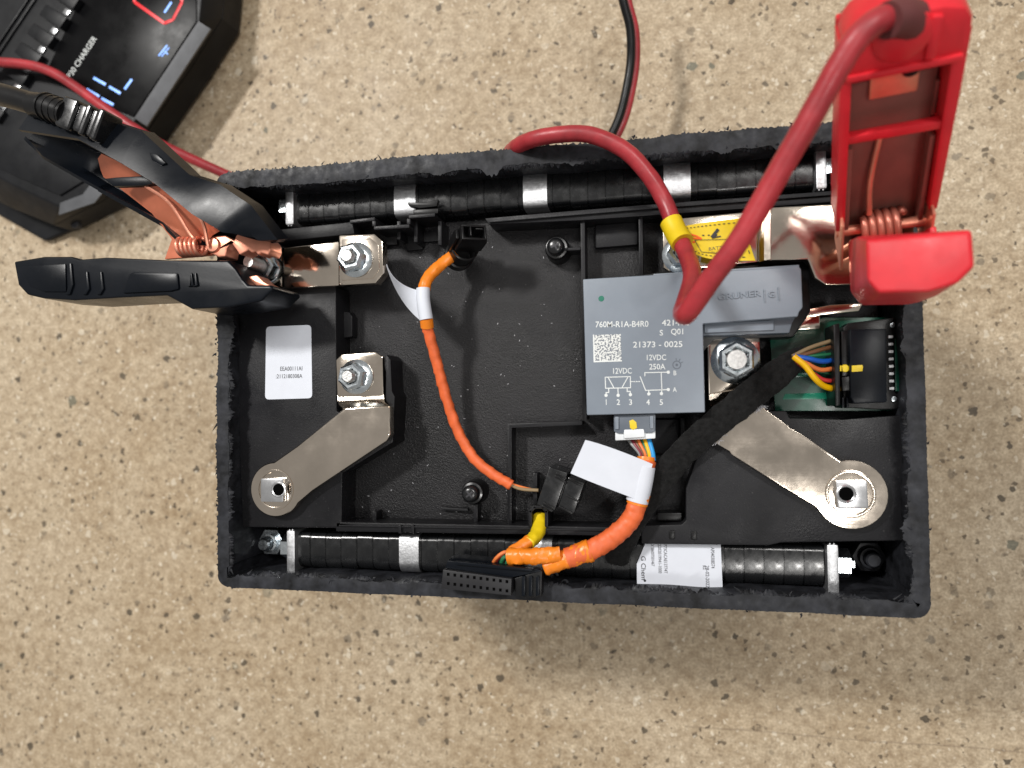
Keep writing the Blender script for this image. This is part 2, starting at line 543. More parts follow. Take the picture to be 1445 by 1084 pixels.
# torn plastic whiskers left by the saw along both edges of the rim
bm = bmesh.new()
for k in range(260):
    p = random.choice(OUT)
    hx, hy = 134, 84.0
    q = Vector((max(-hx, min(hx, p.x)), max(-hy, min(hy, p.y)), 0))
    nrm = (p - q).normalized()
    tng = Vector((-nrm.y, nrm.x, 0))
    outer = random.random() < (0.5 if (p.x < -130 or p.y > 80) else 0.15)
    base = p + nrm * (0.2 if outer else -(5.7 + random.uniform(-0.5, 0.5) + (1.0 if p.y > 80 else 0)))
    d = (nrm if outer else -nrm) * random.uniform(0.4, 1.0) + tng * random.uniform(-1.2, 1.2)
    ln = random.choice((0.6, 0.8, 1.0, 1.3, 1.7, 2.6)) * random.uniform(0.6, 1.2)
    w = random.uniform(0.25, 0.75)
    z0 = -0.8 + random.uniform(-0.4, 0.3)
    up = random.uniform(-0.6, 0.8)
    pr = None
    pts = [base + Vector((0, 0, z0)), base + d * ln * 0.5 + Vector((0, 0, z0 + up * 0.6)) + tng * random.uniform(-.4, .4), base + d * ln + Vector((0, 0, z0 + up))]
    tube(pts, w, n=2, seg=4, flat=0.5, bm=bm, rend=0.05)
# ragged flaps hanging inwards from the cut
for k in range(300):
    i0 = random.randrange(len(OUT)); m_ = random.randint(5, 26)
    p = OUT[i0]
    if p.y < 70 and random.random() < 0.45: continue
    if abs(p.x) > 120 and abs(p.y) > 70: continue
    top, bot = [], []
    for j in range(m_ + 1):
        p = OUT[(i0 + j) % len(OUT)]
        q = Vector((max(-134, min(134, p.x)), max(-84.0, min(84.0, p.y)), 0))
        nrm = (p - q).normalized()
        th = 5.2 + (1.0 if p.y > 80 else 0)
        e = math.sin(math.pi * j / m_) * random.uniform(0.4, 2.2)
        top.append(p - nrm * th + Vector((0, 0, -0.9)))
        bot.append(p - nrm * (th + 0.5 + e) + Vector((0, 0, -1.2 - e * random.uniform(0.1, 0.9))))
    patch([top, [a.lerp(b_, 0.5) + Vector((0, 0, 0.25)) for a, b_ in zip(top, bot)], bot], 0.35, bm)
obj('torn_edge', bm, M['case'], case, kind='stuff')
# two curled shavings standing on the near rim
for (x, y) in ((783, 812), (797, 822), (470, 822)):
    b0 = P(x, y, -1)
    pts = [b0 + Vector((math.cos(t) * 1.1, math.sin(t) * 1.1, t * 0.5)) for t in (0, 0.9, 1.8, 2.7, 3.6)]
    obj('shaving', tube(pts, 0.5, n=3, seg=5, flat=0.4, rend=0.15), M['case'], case)

# ================================================================== CELL MODULE
cm = thing('cell_module', 'row of glossy black battery cells in metal bands inside the black box', 'battery module', (0, 0, -150))
YT0, YT1, YB0, YB1 = 84.0, 68.9, -67.4, -83.4
prof = []
def arc(cx, cy, r, a0, a1, n=5):
    return [(cx + r * math.cos(math.radians(a0 + (a1 - a0) * k / n)), cy + r * math.sin(math.radians(a0 + (a1 - a0) * k / n))) for k in range(n + 1)]
prof += [(YB1 + 1, -150)] + [(YT0 - 1, -150)]
prof += arc(YT0 - 5, -19, 5, 0, 90) + arc(YT1 + 2.5, -16.5, 2.5, 90, 180, 3) + [(YT1, -29), (YB0, -29)] + arc(YB0 - 2.5, -16.5, 2.5, 0, 90, 3) + arc(YB1 + 5, -19, 5, 90, 180)
def cell_bm(w, grow=0.0, b=0.28):
    nb = bmesh.new()
    pr = prof
    lo = [nb.verts.new((-w / 2, y, z)) for y, z in pr]
    hi = [nb.verts.new((w / 2, y, z)) for y, z in pr]
    k = len(pr)
    nb.faces.new(lo); nb.faces.new(hi[::-1])
    for i in range(k):
        nb.faces.new((lo[i], lo[(i + 1) % k], hi[(i + 1) % k], hi[i]))
    bmesh.ops.recalc_face_normals(nb, faces=nb.faces[:])
    es = [e for e in nb.edges if abs(e.verts[0].co.x - e.verts[1].co.x) < 1e-4]
    bmesh.ops.bevel(nb, geom=es, offset=b, segments=2, affect='EDGES', clamp_overlap=True)
    return nb
NC = 30
x0c, x1c = -110.0, 107.2
pitch = (x1c - x0c) / NC
src = obj('cell', cell_bm(pitch - 0.1), M['film'], cm)
src.location = Vector(((x0c + pitch / 2) * MM, 0, 0))
for i in range(1, NC):
    copy_at(src, pitch * i, random.uniform(-0.25, 0.25), random.uniform(-0.22, 0.12), cm)
# metal bands over the cell edges
def band(px, w, top):
    z = -13.6
    if top:
        y0, y1 = YT0 + 0.4, YT1 - 0.6
        c = P(px, 280, z).x
        pts = [(y0 + 0.5, -60)] + arc(YT0 - 5, -19, 5.6, 0, 90) + arc(YT1 + 2.5, -16.5, 3.0, 90, 180, 3) + [(YT1 - 0.5, -27)]
    else:
        c = P(px, 790, z).x
        pts = [(YB0 + 0.5, -27)] + arc(YB0 - 2.5, -16.5, 3.0, 0, 90, 3) + arc(YB1 + 5, -19, 5.6, 90, 180) + [(YB1 - 0.6, -60)]
    rows = [[Vector((c - w / 2, y, zz)) for y, zz in pts], [Vector((c + w / 2, y, zz)) for y, zz in pts]]
    b_ = patch(rows, 0.5)
    obj('strap', b_, M['strap'], cm)
band(571, 9.6, True); band(755, 10.0, True); band(956, 10.4, True); band(577, 8.6, False); band(763, 9.4, False)
# end plates with their tie rods
def endplate(px0, px1, ytop, top, sgn):
    z = -11
    ys = (YT0 + 1.6, YT1 - 1.5) if top else (YB0 + 1.2, YB1 - 1.5)
    yy = 280 if top else 790
    xa, xb = P(px0, yy, z).x, P(px1, yy, z).x
    b_ = box(((xa + xb) / 2, sum(ys) / 2, -60), (xb - xa, abs(ys[0] - ys[1]), 98), 1.0)
    for k in range(2):
        b_ = box((xa + (xb - xa) * (0.3 + 0.35 * k), sum(ys) / 2, -61), (0.5, abs(ys[0] - ys[1]) + 0.8, 98.6), 0.1, None, b_)
    obj('end_plate', b_, M['strap'], cm)
    xo = xa if sgn < 0 else xb
    bb = None
    hexb = lathe((xo + sgn * 2.6, sum(ys) / 2 + 0.8, -20), [(0, -3.2), (5.6, -3.0), (5.6, 2.6), (4.8, 3.2), (2.6, 3.2), (2.6, 4.5), (0, 4.5)], 6, (sgn, 0, 0))
    bev(hexb, 0.3)
    obj('tie_rod_nut', hexb, M['zinc'], cm)
endplate(402, 414, 0, True, -1)
endplate(1152, 1168, 0, True, 1)
endplate(404, 416, 0, False, -1)
endplate(1167, 1184, 0, False, 1)
# studs down in the corner pockets
for (x, y, z, k) in ((374, 768, -18, 'zinc'), (375, 306, -30, 'case'), (1232, 790, -26, 'case'), (1182, 233, -19, 'zinc')):
    c = P(x, y, z)
    b_ = lathe(c, [(0, -40), (6.6, -40), (6.6, -5.5), (6.2, -5), (4.2, -5)], 6)
    bev(b_, 0.4)
    lathe(c, [(2.9, -6), (2.9, 1), (2.3, 1.8), (0, 1.8)], 20, bm=b_)
    lathe(c, [(4.1, -5.2), (4.1, -2.2), (3.2, -2.0)], 20, bm=b_)
    obj('corner_nut', b_, M[k], cm)

# ================================================================== MODULE COVER (the black tray)
cv = thing('module_cover', 'black moulded plastic cover tray with ribs and screw posts over the cells', 'cover', (0, 0, -32))
FZ, RZ = -23.0, -9.0
fx0, fx1 = -130.0, 131.5
bm = box((0, 0.2, FZ - 1.5), (fx1 - fx0, 134, 3), 0.5)
obj('base_plate', bm, M['floorpl'], cv)
left = [(331, 425), (345, 405), (474, 405), (475, 580), (500, 594), (552, 588), (555, 624), (483, 668), (482, 737), (520, 740), (520, 746), (342, 744)]
bm = pprism(left, FZ - 1, RZ, 0.7)
obj('raised_panel', bm, M['tray'], cv)
right = [(988, 592), (1010, 586), (1086, 580), (1110, 580), (1114, 590), (1190, 592), (1274, 586), (1281, 763), (1102, 766), (1085, 770), (905, 768), (905, 742), (962, 740), (968, 734), (968, 690), (985, 640)]
bm = pprism(right, FZ - 1, RZ, 0.7)
obj('raised_panel', bm, M['tray'], cv)
# edge ledges along the top and bottom of the tray
def rib(px, z1=RZ, z0=FZ, b=0.3, name='rib', m='tray'):
    return obj(name, pprism(px, z0, z1, b), M[m], cv)
rib([(474, 737), (905, 745), (905, 757), (474, 750)], RZ, FZ, 0.4, 'ledge')
rib([(478, 741), (900, 748.5), (900, 750.5), (478, 743)], RZ + 0.9, RZ - 1, 0.1)
for x in (562, 580):
    rib([(x, 741), (x + 4, 741), (x + 4, 753), (x, 753)], RZ + 1.2, FZ, 0.2)
rib([(385, 325), (497, 313), (500, 330), (385, 342)], -7, FZ, 0.5, 'ledge')
rib([(684, 308), (800, 298), (934, 287), (1190, 268), (1190, 284), (934, 303), (820, 311), (690, 317)], -10, FZ, 0.5, 'ledge')
rib([(690, 311), (934, 290.5), (1190, 271), (1190, 274), (934, 293.5), (690, 314)], -8.6, -11, 0.15)
# zigzag clip
zz = [(495, 313), (527, 309), (529, 322), (576, 319), (578, 306), (612, 303)]
for a, b_ in zip(zz, zz[1:]):
    if abs(a[0] - b_[0]) > abs(a[1] - b_[1]):
        rib([(a[0] - 1.5, a[1] - 2.5), (b_[0] + 1.5, b_[1] - 2.5), (b_[0] + 1.5, b_[1] + 2.5), (a[0] - 1.5, a[1] + 2.5)], -6.5, FZ, 0.25, 'clip_wall')
    else:
        y0, y1 = min(a[1], b_[1]), max(a[1], b_[1])
        rib([(a[0] - 2, y0 + 2.6), (a[0] + 3, y0 + 2.6), (a[0] + 3, y1 - 2.6), (a[0] - 2, y1 - 2.6)], -6.7, FZ, 0.25, 'clip_wall')
rib([(574, 285), (598, 286), (618, 281), (616, 291), (592, 294), (577, 291)], -9, -12, 0.4, 'clip_tab', 'black')
rib([(583, 296), (618, 294), (618, 301), (583, 303)], -8, -20, 0.4, 'clip_tab', 'black')
for x, h in ((560, 26), (584, 30), (618, 34)):
    rib([(x, 312), (x + 5, 312), (x + 5, 312 + h), (x, 312 + h)], -12, FZ, 0.3, 'fin')
rib([(500, 322), (560, 318), (560, 345), (500, 350)], -20, FZ, 0.5, 'ledge')
rib([(560, 330), (620, 325), (620, 340), (596, 342), (596, 352), (575, 354)], -21, FZ, 0.5, 'ledge')
# ribs round the relay bay
rib([(819, 308), (825, 308), (826, 392), (828, 592), (822, 592), (820, 392)], -12)
rib([(901, 302), (907, 302), (908, 392), (902, 392)], -12)
rib([(796, 350), (819, 349), (819, 353), (796, 354)], -14)
rib([(716, 598), (821.5, 594), (821.5, 600), (722, 604), (722, 742), (716, 742)], -14)
rib([(840, 318), (900, 313), (900, 345), (840, 350)], FZ + 4, FZ - 1, 0.5, 'ledge', 'tray')
rib([(752, 668), (758, 668), (758, 722), (752, 722)], -16)
rib([(960, 590), (966, 590), (967, 625), (961, 625)], -16)
rib([(900, 592), (958, 592), (958, 640), (900, 640)], FZ + 3, FZ - 1, 0.5, 'ledge')
for (x, y) in ((944, 755), (975, 756)):
    rib([(x, y - 6), (x + 8, y - 6), (x + 8, y + 6), (x, y + 6)], RZ + 0.6, RZ - 2, 0.3, 'lug', 'black')
rib([(928, 724), (962, 724), (962, 735), (928, 735)], -14, FZ, 0.4, 'ledge', 'black')
rib([(478, 440), (492, 440), (497, 447), (497, 475), (478, 478)], -17, FZ, 0.5, 'ledge')
rib([(554, 618), (557, 560), (553, 552), (551, 508), (545, 500), (544, 560), (549, 622)], -8.5, FZ, 0.5, 'ledge')
rib([(622, 716), (660, 718), (660, 722), (622, 720)], -20)
for pts in ([(525, 722), (531, 722), (531, 736), (525, 736)], [(668, 712), (674, 712), (674, 738), (668, 738)]):
    rib(pts, -16)
# u-shaped guide for the yellow sleeve
g = [(748, 742), (748, 722), (754, 716), (766, 716), (771, 722), (771, 742)]
for a, b_ in zip(g, g[1:]):
    pa, pb = P(*a, -8), P(*b_, -8)
    d = pb - pa
    obj('guide', box((pa + pb) / 2 + Vector((0, 0, -8)), (d.length + 1.1, 1.3, 16), 0.25, rz(math.degrees(math.atan2(d.y, d.x)))), M['tray'], cv)
# screw posts
def screw(px, py, tilt=15):
    c = P(px, py, -12)
    b_ = lathe(c, [(5.3, FZ + 12), (5.0, -4.2), (4.7, -3.0), (4.3, -2.6), (3.9, -2.9), (3.9, -6)], 28)
    bs = obj('screw_boss', b_, M['black'], cv)
    b_ = lathe(c, [(0, -6), (4.4, -6), (4.4, -2.4), (3.6, -2.2), (3.5, 0.6), (2.9, 1.5), (1.9, 1.9), (0, 2.0)], 28)
    sc = obj('screw', b_, M['film'], bs)
    b_ = box(c + Vector((0, 0, 1.75)), (3.6, 0.75, 0.6), 0.05, rz(tilt))
    b_ = box(c + Vector((0, 0, 1.76)), (0.75, 3.6, 0.6), 0.05, rz(tilt), b_)
    obj('cross_recess', b_, M['ink'], bs)
    w = [P(px - 8, py + 12, -16), P(px + 4, py + 12, -16)]
screw(784, 348, 25)
screw(664, 697, 40)
# moulded scuffs in the tray floor
bm = None
for k in range(70):
    x, y = random.uniform(500, 815), random.uniform(340, 730)
    c = P(x, y, FZ + 0.05)
    bm = box(c, (random.uniform(0.15, 0.9), random.uniform(0.12, 0.3), 0.12), 0, rz(random.uniform(0, 180)), bm)
obj('dust', bm, M['fuzz'], cv, kind='stuff')

# ================================================================== BUSBARS
def nut(parent, px, py, zb, stud=10.0, r_hex=5.8, r_fl=7.4, turn=0, rs=2.7):
    """flange nut on its threaded stud, base at pixel and height zb"""
    c = P(px, py, zb)
    b_ = lathe(c, [(r_fl - 0.6, 0), (r_fl, 0.5), (r_fl, 1.1), (r_hex + 0.3, 2.1), (r_hex - 0.6, 2.4)], 36)
    nt = obj('flange_nut', b_, M['zinc'], parent)
    nb = bmesh.new()
    lathe((0, 0, 0), [(r_hex, 1.6), (r_hex, 6.8), (r_hex - 0.9, 7.6), (rs + 1.1, 7.6), (rs + 0.35, 6.4), (rs + 0.3, 4)], 6, bm=nb)
    bev(nb, 0.2)
    nb.transform(Matrix.Translation(c) @ Matrix.Rotation(math.radians(turn), 4, 'Z'))
    obj('hexagon', nb, M['zinc'], nt)
    pr = [(rs, 1)]
    z = 5.0
    while z < stud - 0.8:
        pr += [(rs, z), (rs - 0.35, z + 0.45)]
        z += 0.9
    pr += [(rs - 0.1, stud - 0.6), (rs - 0.5, stud), (0, stud)]
    st = lathe(c, pr, 24)
    obj('stud', st, M['studsteel'], nt)
    return c

bb = thing('busbar', 'short nickel busbar under the black clamp jaws with one flange nut', 'busbar', P(470, 375, -9))
obj('plate', pprism([(400, 350), (478, 341), (478, 403), (400, 407)], -9, -4, 0.5), M['nickel'], bb)
obj('plate', pprism([(478, 332), (528, 330), (540, 340), (541, 386), (530, 400), (478, 403)], -9, -3, 0.8), M['nickel'], bb)
b_ = pprism([(482, 338), (522, 336), (534, 346), (535, 380), (526, 393), (482, 396)], -3.2, -2.6, 0.3)
obj('stamped_rim', b_, M['nickel'], bb)
obj('terminal_tab', pprism([(350, 352), (398, 349), (398, 406), (352, 408)], -12, -8, 0.4), M['nickel'], bb)
nut(bb, 503, 367, -2.6, 10, turn=10)
nut(bb, 381, 380, -8, 17, 5.6, 6.6, turn=0)

bb = thing('busbar', 'angled nickel busbar running down to the round terminal at lower left', 'busbar', P(470, 600, -9))
obj('plate', pprism([(474, 508), (482, 500), (530, 497), (540, 504), (541, 560), (476, 562)], -11, -8, 0.6), M['nickel'], bb)
# ramp between tab and arm
zt, za = -8.2, -4.2
rows = [[P(476, 558, zt), P(541, 556, zt)], [P(477, 566, zt + 0.4), P(542, 563, zt + 0.4)], [P(478, 571, -6.0), P(543, 568, -6.0)], [P(484, 576, za), P(550, 573, za)]]
obj('bend', patch(rows, -1.5), M['nickel'], bb)
c0 = P(388, 691, za)
ex = [P(x, y, za) for x, y in ((487, 575), (550, 573), (551, 614), (545, 622))]
ring = [(c0.x + 11.6 * math.cos(math.radians(a)), c0.y + 11.6 * math.sin(math.radians(a))) for a in range(-28, -272, -8)]
arm = [(p.x, p.y) for p in ex] + [tuple(P(440, 692, za).to_2d())] + [] + ring + [tuple(P(419, 630, za).to_2d())]
obj('arm', prism(arm, -9, za, 0.9, 3), M['nickel'], bb)
def terminal(parent, cx, cy, za, hx, ang):
    c = P(cx, cy, za)
    b_ = lathe(c, [(8.8, -0.3), (8.6, 0.35), (8.0, 0.5), (7.5, 0.35), (7.3, -0.2)], 40)
    obj('stamped_ring', b_, M['nickel'], parent)
    b_ = box(c + Vector((0, 0, 1.2)), (10.5, 10.0, 2.8), 0.7, rz(ang))
    q = obj('square_nut', b_, M['chrome'], parent)
    h = P(hx, cy, za + 2.6)
    b_ = lathe(h, [(3.3, -0.1), (3.4, 0.15), (2.9, 0.4), (2.5, 0.15), (2.4, -0.1)], 28)
    obj('thread_rim', b_, M['chrome'], q)
    b_ = lathe(h, [(2.45, 0.05), (0, 0.06)], 24)
    b_ = lathe(h, [(2.45, -0.3), (2.45, 0.1), (0, 0.11)], 24)
    obj('threaded_hole', b_, M['hole'], q)
terminal(bb, 388, 691, za, 393, 0)
nut(bb, 504, 532, -8, 10, turn=18)

bb = thing('busbar', 'wide nickel busbar below the upper cells, half under the yellow tag', 'busbar', P(1060, 340, -9))
obj('plate', pprism([(935, 318), (940, 310), (1076, 297), (1076, 369), (945, 383), (936, 378)], -10, -6, 0.6), M['nickel'], bb)
rows = [[P(1073, 297, -6), P(1073, 370, -6)], [P(1077, 296, -5), P(1077, 370, -5)], [P(1082, 294, -1.5), P(1082, 368, -1.5)], [P(1088, 293, -1), P(1088, 367, -1)]]
obj('bend', patch(rows, 1.2), M['nickel'], bb)
obj('plate', pprism([(1086, 293), (1196, 287), (1250, 285), (1250, 400), (1165, 402), (1150, 392), (1140, 366), (1086, 367)], -4, -1, 0.5), M['nickel'], bb)
nut(bb, 962, 360, -6, 9, turn=5)
obj('lower_flange', pprism([(1128, 439), (1172, 430), (1218, 428), (1212, 439), (1126, 448)], -16, -12, 0.4), M['nickel'], bb)

bb = thing('busbar', 'square nickel busbar beside the grey relay with one flange nut', 'busbar', P(1038, 515, -14))
obj('plate', pprism([(998, 480), (1002, 475), (1072, 476), (1074, 530), (1042, 549), (1000, 558)], -14, -8, 0.6), M['nickel'], bb)
rows = [[P(1000, 556, -8), P(1045, 548, -8)], [P(1000, 562, -8.4), P(1045, 556, -8.4)], [P(1001, 570, -11), P(1040, 562, -11)], [P(1002, 590, -12), P(1025, 580, -12)]]
obj('bend', patch(rows, 1.5), M['nickel'], bb)
nut(bb, 1037, 509, -8, 7.2, 7.0, 9.0, turn=30, rs=4.0)

bb = thing('busbar', 'diagonal nickel busbar ending in the round terminal at lower right', 'busbar', P(1120, 650, -9))
c0 = P(1201, 698, za)
ring = [(c0.x + 12.4 * math.cos(math.radians(a)), c0.y + 12.4 * math.sin(math.radians(a))) for a in range(-145, 121, 12)]
arm = [tuple(P(x, y, za).to_2d()) for x, y in ((1155, 712), (1100, 678), (1008, 623), (1030, 596), (1074, 574), (1130, 610), (1180, 645))]
arm = arm[::-1] + ring
arm = [tuple(P(x, y, za).to_2d()) for x, y in ((1188, 652), (1130, 612), (1114, 604), (1112, 601), (1076, 575), (1040, 590), (1008, 624), (1030, 637), (1032, 641), (1100, 684), (1152, 715))]
obj('arm', prism(arm + ring, -9, za, 0.9, 3), M['nickel'], bb)
terminal(bb, 1200, 697, za, 1194, 2)
b_ = None
# reddish link plate under the relay wing
lk = obj('link_plate', pprism([(1122, 450), (1152, 444), (1157, 445), (1157, 464), (1116, 466)], -17, -13, 0.4), M['nickel'], label='small nickel link plate between relay wing and circuit board', cat='busbar')

# ================================================================== RELAY
ry = thing('relay', 'grey box relay with white circuit print and yellow dabbed plug', 'relay', P(910, 490, -22))
TZ = 4.0
body = [(822.5, 394), (1127, 375.5), (1131, 380), (1133, 434), (1128, 440), (1126, 447), (992, 457), (995, 582), (828, 586)]
obj('housing', pprism(body, -14, TZ, 0.55, 3), M['relay'], ry)
obj('lid_step', pprism([(922, 386.5), (1128, 373.5), (1128, 380), (922, 392)], -8, TZ - 0.9, 0.3), M['relay'], ry)
obj('wing_base', pprism([(992, 454), (1124, 445), (1118, 456), (1114, 470), (992, 474)], -10, TZ - 4.5, 0.5), M['bracket'], ry)
obj('wing_rail', pprism([(994, 457), (1092, 452), (1092, 466), (994, 470)], -9, TZ - 3.6, 0.4), M['relay'], ry)
obj('bracket', pprism([(936, 383), (1134, 368), (1142, 376), (1144, 440), (1136, 452), (1120, 476), (1008, 480), (990, 500), (990, 578), (832, 582), (826, 400)], FZ, -7.5, 0.8), M['black'], ry)
# raised maker's name
text('GRUNER', (1013, 423.5), (1074, 417.5), 9, TZ + 0.5, M['relay'], ry, 'raised_lettering', bold=0.02)
strokes([(1078.5, 408.5, 1079.5, 426), (1098.5, 405.5, 1099.5, 423)], 0.35, TZ + 0.5, M['relay'], ry, 'raised_mark')
text('G', (1084, 420), (1093.5, 419), 9, TZ + 0.5, M['relay'], ry, 'raised_mark', bold=0.02)
LZ = TZ + 0.07
def pt(s, x0, y, x1, h): text(s, (x0, y), (x1, y - 0.012 * (x1 - x0)), h, LZ, M['laser'], ry, bold=0.012)
pt('760M-R1A-B4R0', 840, 462, 915, 8.3)
pt('421402', 934, 459.5, 972, 8.3)
pt('S', 930.5, 473.5, 935.5, 8)
pt('Q01', 946.5, 472, 964, 8.3)
pt('21373 - 0025', 893, 490.5, 963, 8.3)
pt('12VDC', 911, 508.5, 940, 8)
pt('250A', 916, 521.5, 939, 8)
pt('12VDC', 863.5, 527.5, 891.5, 8)
pt('B', 950, 529.5, 954.5, 6.5)
pt('A', 949.5, 553, 955, 6.5)
for s, x in (('1', 853.5), ('2', 870), ('3', 887), ('4', 912), ('5', 930.5)):
    pt(s, x, 571.5, x + (2.5 if s == '1' else 5), 8)
L = [(854, 532.5, 889.5, 531.5), (854, 532.5, 854.6, 548), (889.5, 531.5, 889.8, 547.3), (854.6, 548, 889.8, 547.3), (858, 532.5, 866.5, 547.7), (886.5, 531.6, 877.5, 547.5),
     (859, 548, 859, 554), (859, 554, 855.3, 554), (855.3, 554, 855.3, 558), (872, 547.7, 872.3, 558), (885, 547.4, 885, 552.5), (885, 552.5, 889.5, 552.5), (889.5, 552.5, 889.5, 557),
     (903.5, 531.8, 911, 551), (911, 551, 941, 550), (910, 530.5, 910, 526), (910, 526, 943, 525.3), (933, 525.5, 934, 550), (915.5, 551, 915.5, 556), (934, 550, 933.5, 555.5)]
L += [(891 + k * 3.4, 538.6 - 0.02 * k, 892.6 + k * 3.4, 538.6 - 0.02 * k) for k in range(4)]
strokes(L, 0.34, LZ, M['laser'], ry, 'circuit_print')
bm = None
for x, y in ((855.2, 558), (872.3, 558), (889.6, 557), (915.6, 556), (933.4, 555.5), (943, 525.3), (943, 549.8)):
    c = P(x, y, LZ)
    bm = lathe(c, [(0.62, -0.06), (0.62, 0.0), (0, 0.0)], 12, bm=bm)
obj('circuit_print', bm, M['laser'], ry)
# small faint emblem: ring with a ray
c = P(955, 515, LZ)
bm = lathe(c, [(1.6, -0.05), (1.6, 0), (1.25, 0), (1.25, -0.05)], 20)
bm = lathe(c, [(0.5, -0.05), (0.5, 0), (0, 0)], 12, bm=bm)
for a in (25, 60, 95):
    d = Vector((math.cos(math.radians(a)), math.sin(math.radians(a)), 0))
    bm = box(c + d * 2.1 + Vector((0, 0, -0.03)), (0.9, 0.25, 0.05), 0, rz(a), bm)
obj('emblem', bm, M['bracket'], ry)
# mottled white laser patch
a = N('mottled_white_print')
sp = a.ramp(a.noise(1500, 2, 0.4), [(0.47, 0.0), (0.5, 1.0)])
a.link(a.mix(sp, (0.19, 0.21, 0.24), (0.7, 0.72, 0.7)), a.b.inputs['Base Color'])
a.b.inputs['Roughness'].default_value = 0.6
obj('printed_patch', pprism([(837, 473), (876, 471.5), (877, 509), (838, 510.5)], TZ - 0.1, TZ + 0.06, 0), a.m, ry)
strokes([(837.6, 473, 838.6, 510.5), (838.6, 510.5, 877, 509.2)], 0.5, TZ + 0.09, M['laser'], ry, 'printed_frame')
c = P(848.5, 421.5, LZ)
obj('paint_dot', lathe(c, [(1.1, -0.05), (1.0, 0.05), (0, 0.1)], 14), M['paintdot'], ry)
# plug at the lower edge
pg = obj('plug_housing', pprism([(866, 585.5), (925, 584), (925, 609), (919, 611), (872, 612), (866, 609)], -12, TZ - 2.5, 0.5), M['bracket'], ry)
obj('plug_rail', pprism([(868, 588), (873, 588), (873, 606), (868, 606)], -8, TZ - 1.8, 0.25), M['relay'], pg)
obj('plug_rail', pprism([(917, 587), (922, 587), (922, 605), (917, 605)], -8, TZ - 1.8, 0.25), M['relay'], pg)
obj('yellow_dab', pprism([(888, 594), (893, 592), (898, 596), (899, 604), (893, 607), (889, 604)], TZ - 2.6, TZ - 2.2, 0.1), M['yellow'], pg)
lt = obj('latch', pprism([(868, 610), (925, 607), (925, 619), (868, 622)], -9, TZ - 3.5, 0.5), M['latch'], ry)
obj('latch_tab', pprism([(880, 606), (909, 605), (910, 617), (880, 619)], -4, TZ - 2.4, 0.5), M['latch'], lt)

# ================================================================== CIRCUIT BOARD
cb = thing('circuit_board', 'green circuit board with black wire connector at right end', 'circuit board', P(1180, 520, -20))
BZ = -17.0
obj('board', pprism([(1086, 470), (1120, 466), (1160, 448), (1277, 448), (1276, 580), (1094, 580)], BZ - 1.6, BZ, 0.2), M['pcb'], cb)
obj('trace', pprism([(1108, 556), (1168, 554), (1172, 563), (1104, 564)], BZ - 0.3, BZ + 0.12, 0.05), M['pcbtrace'], cb)
obj('trace', pprism([(1108, 527), (1142, 526), (1145, 531), (1112, 533)], BZ - 0.3, BZ + 0.12, 0.05), M['pcbtrace'], cb)
hd = obj('connector', pprism([(1190, 462), (1196, 456), (1262, 448), (1270, 456), (1272, 470), (1262, 478), (1262, 552), (1272, 562), (1272, 574), (1262, 578), (1240, 578), (1190, 575)], BZ, -9, 0.6), M['black'], cb)
obj('connector_shell', pprism([(1199, 465), (1251, 464), (1252, 568), (1205, 570), (1200, 560)], -10, -2.5, 0.6), M['grip'], hd)
obj('frame_rail', pprism([(1176, 458), (1185, 456), (1186, 572), (1179, 574)], BZ, -3, 0.5), M['black'], hd)
obj('frame_rail', pprism([(1187, 467), (1197, 466), (1198, 530), (1188, 531)], BZ, -5, 0.4), M['black'], hd)
obj('latch_block', pprism([(1188, 532), (1201, 531), (1202, 551), (1189, 552)], BZ, -3.5, 0.4), M['black'], hd)
for x in (1188, 1194.5):
    obj('latch_leg', pprism([(x, 561), (x + 3.5, 561), (x + 3.5, 576), (x, 576)], BZ, -6.5, 0.3), M['grip'], hd)
obj('yellow_mark', pprism([(1202, 516), (1217, 515), (1218, 518), (1217, 524), (1202, 525)], -2.7, -2.35, 0.08), M['yellow'], hd)
obj('yellow_mark', lathe(P(1192, 520, -5), [(1.5, 0.2), (1.3, 0.9), (0, 1.2)], 16), M['yellow'], hd)
obj('yellow_mark', pprism([(1185.5, 516), (1187.3, 516), (1187.3, 524), (1185.5, 524)], -3.1, -2.7, 0.05), M['yellow'], hd)
for (x, y) in ((1259, 459), (1261, 563)):
    obj('screw_head', lathe(P(x, y, -9), [(1.0, 0), (0.9, 0.6), (0, 0.7)], 14), M['zinc'], hd)
pin0 = None
for k in range(8):
    c = P(1256.5 + k * 0.2, 475.5 + k * 10.4, -8.7)
    if pin0 is None:
        pc = c
        pin0 = obj('pin', box(c, (1.7, 1.0, 1.0), 0.25), M['latch'], hd)
    else:
        d = c - pc
        copy_at(pin0, d.x, d.y, d.z, hd)
obj('pin_bed', pprism([(1262.5, 478), (1268.5, 478), (1269.5, 552), (1263.5, 552)], -9.2, -8.85, 0.1), M['pcb'], hd)

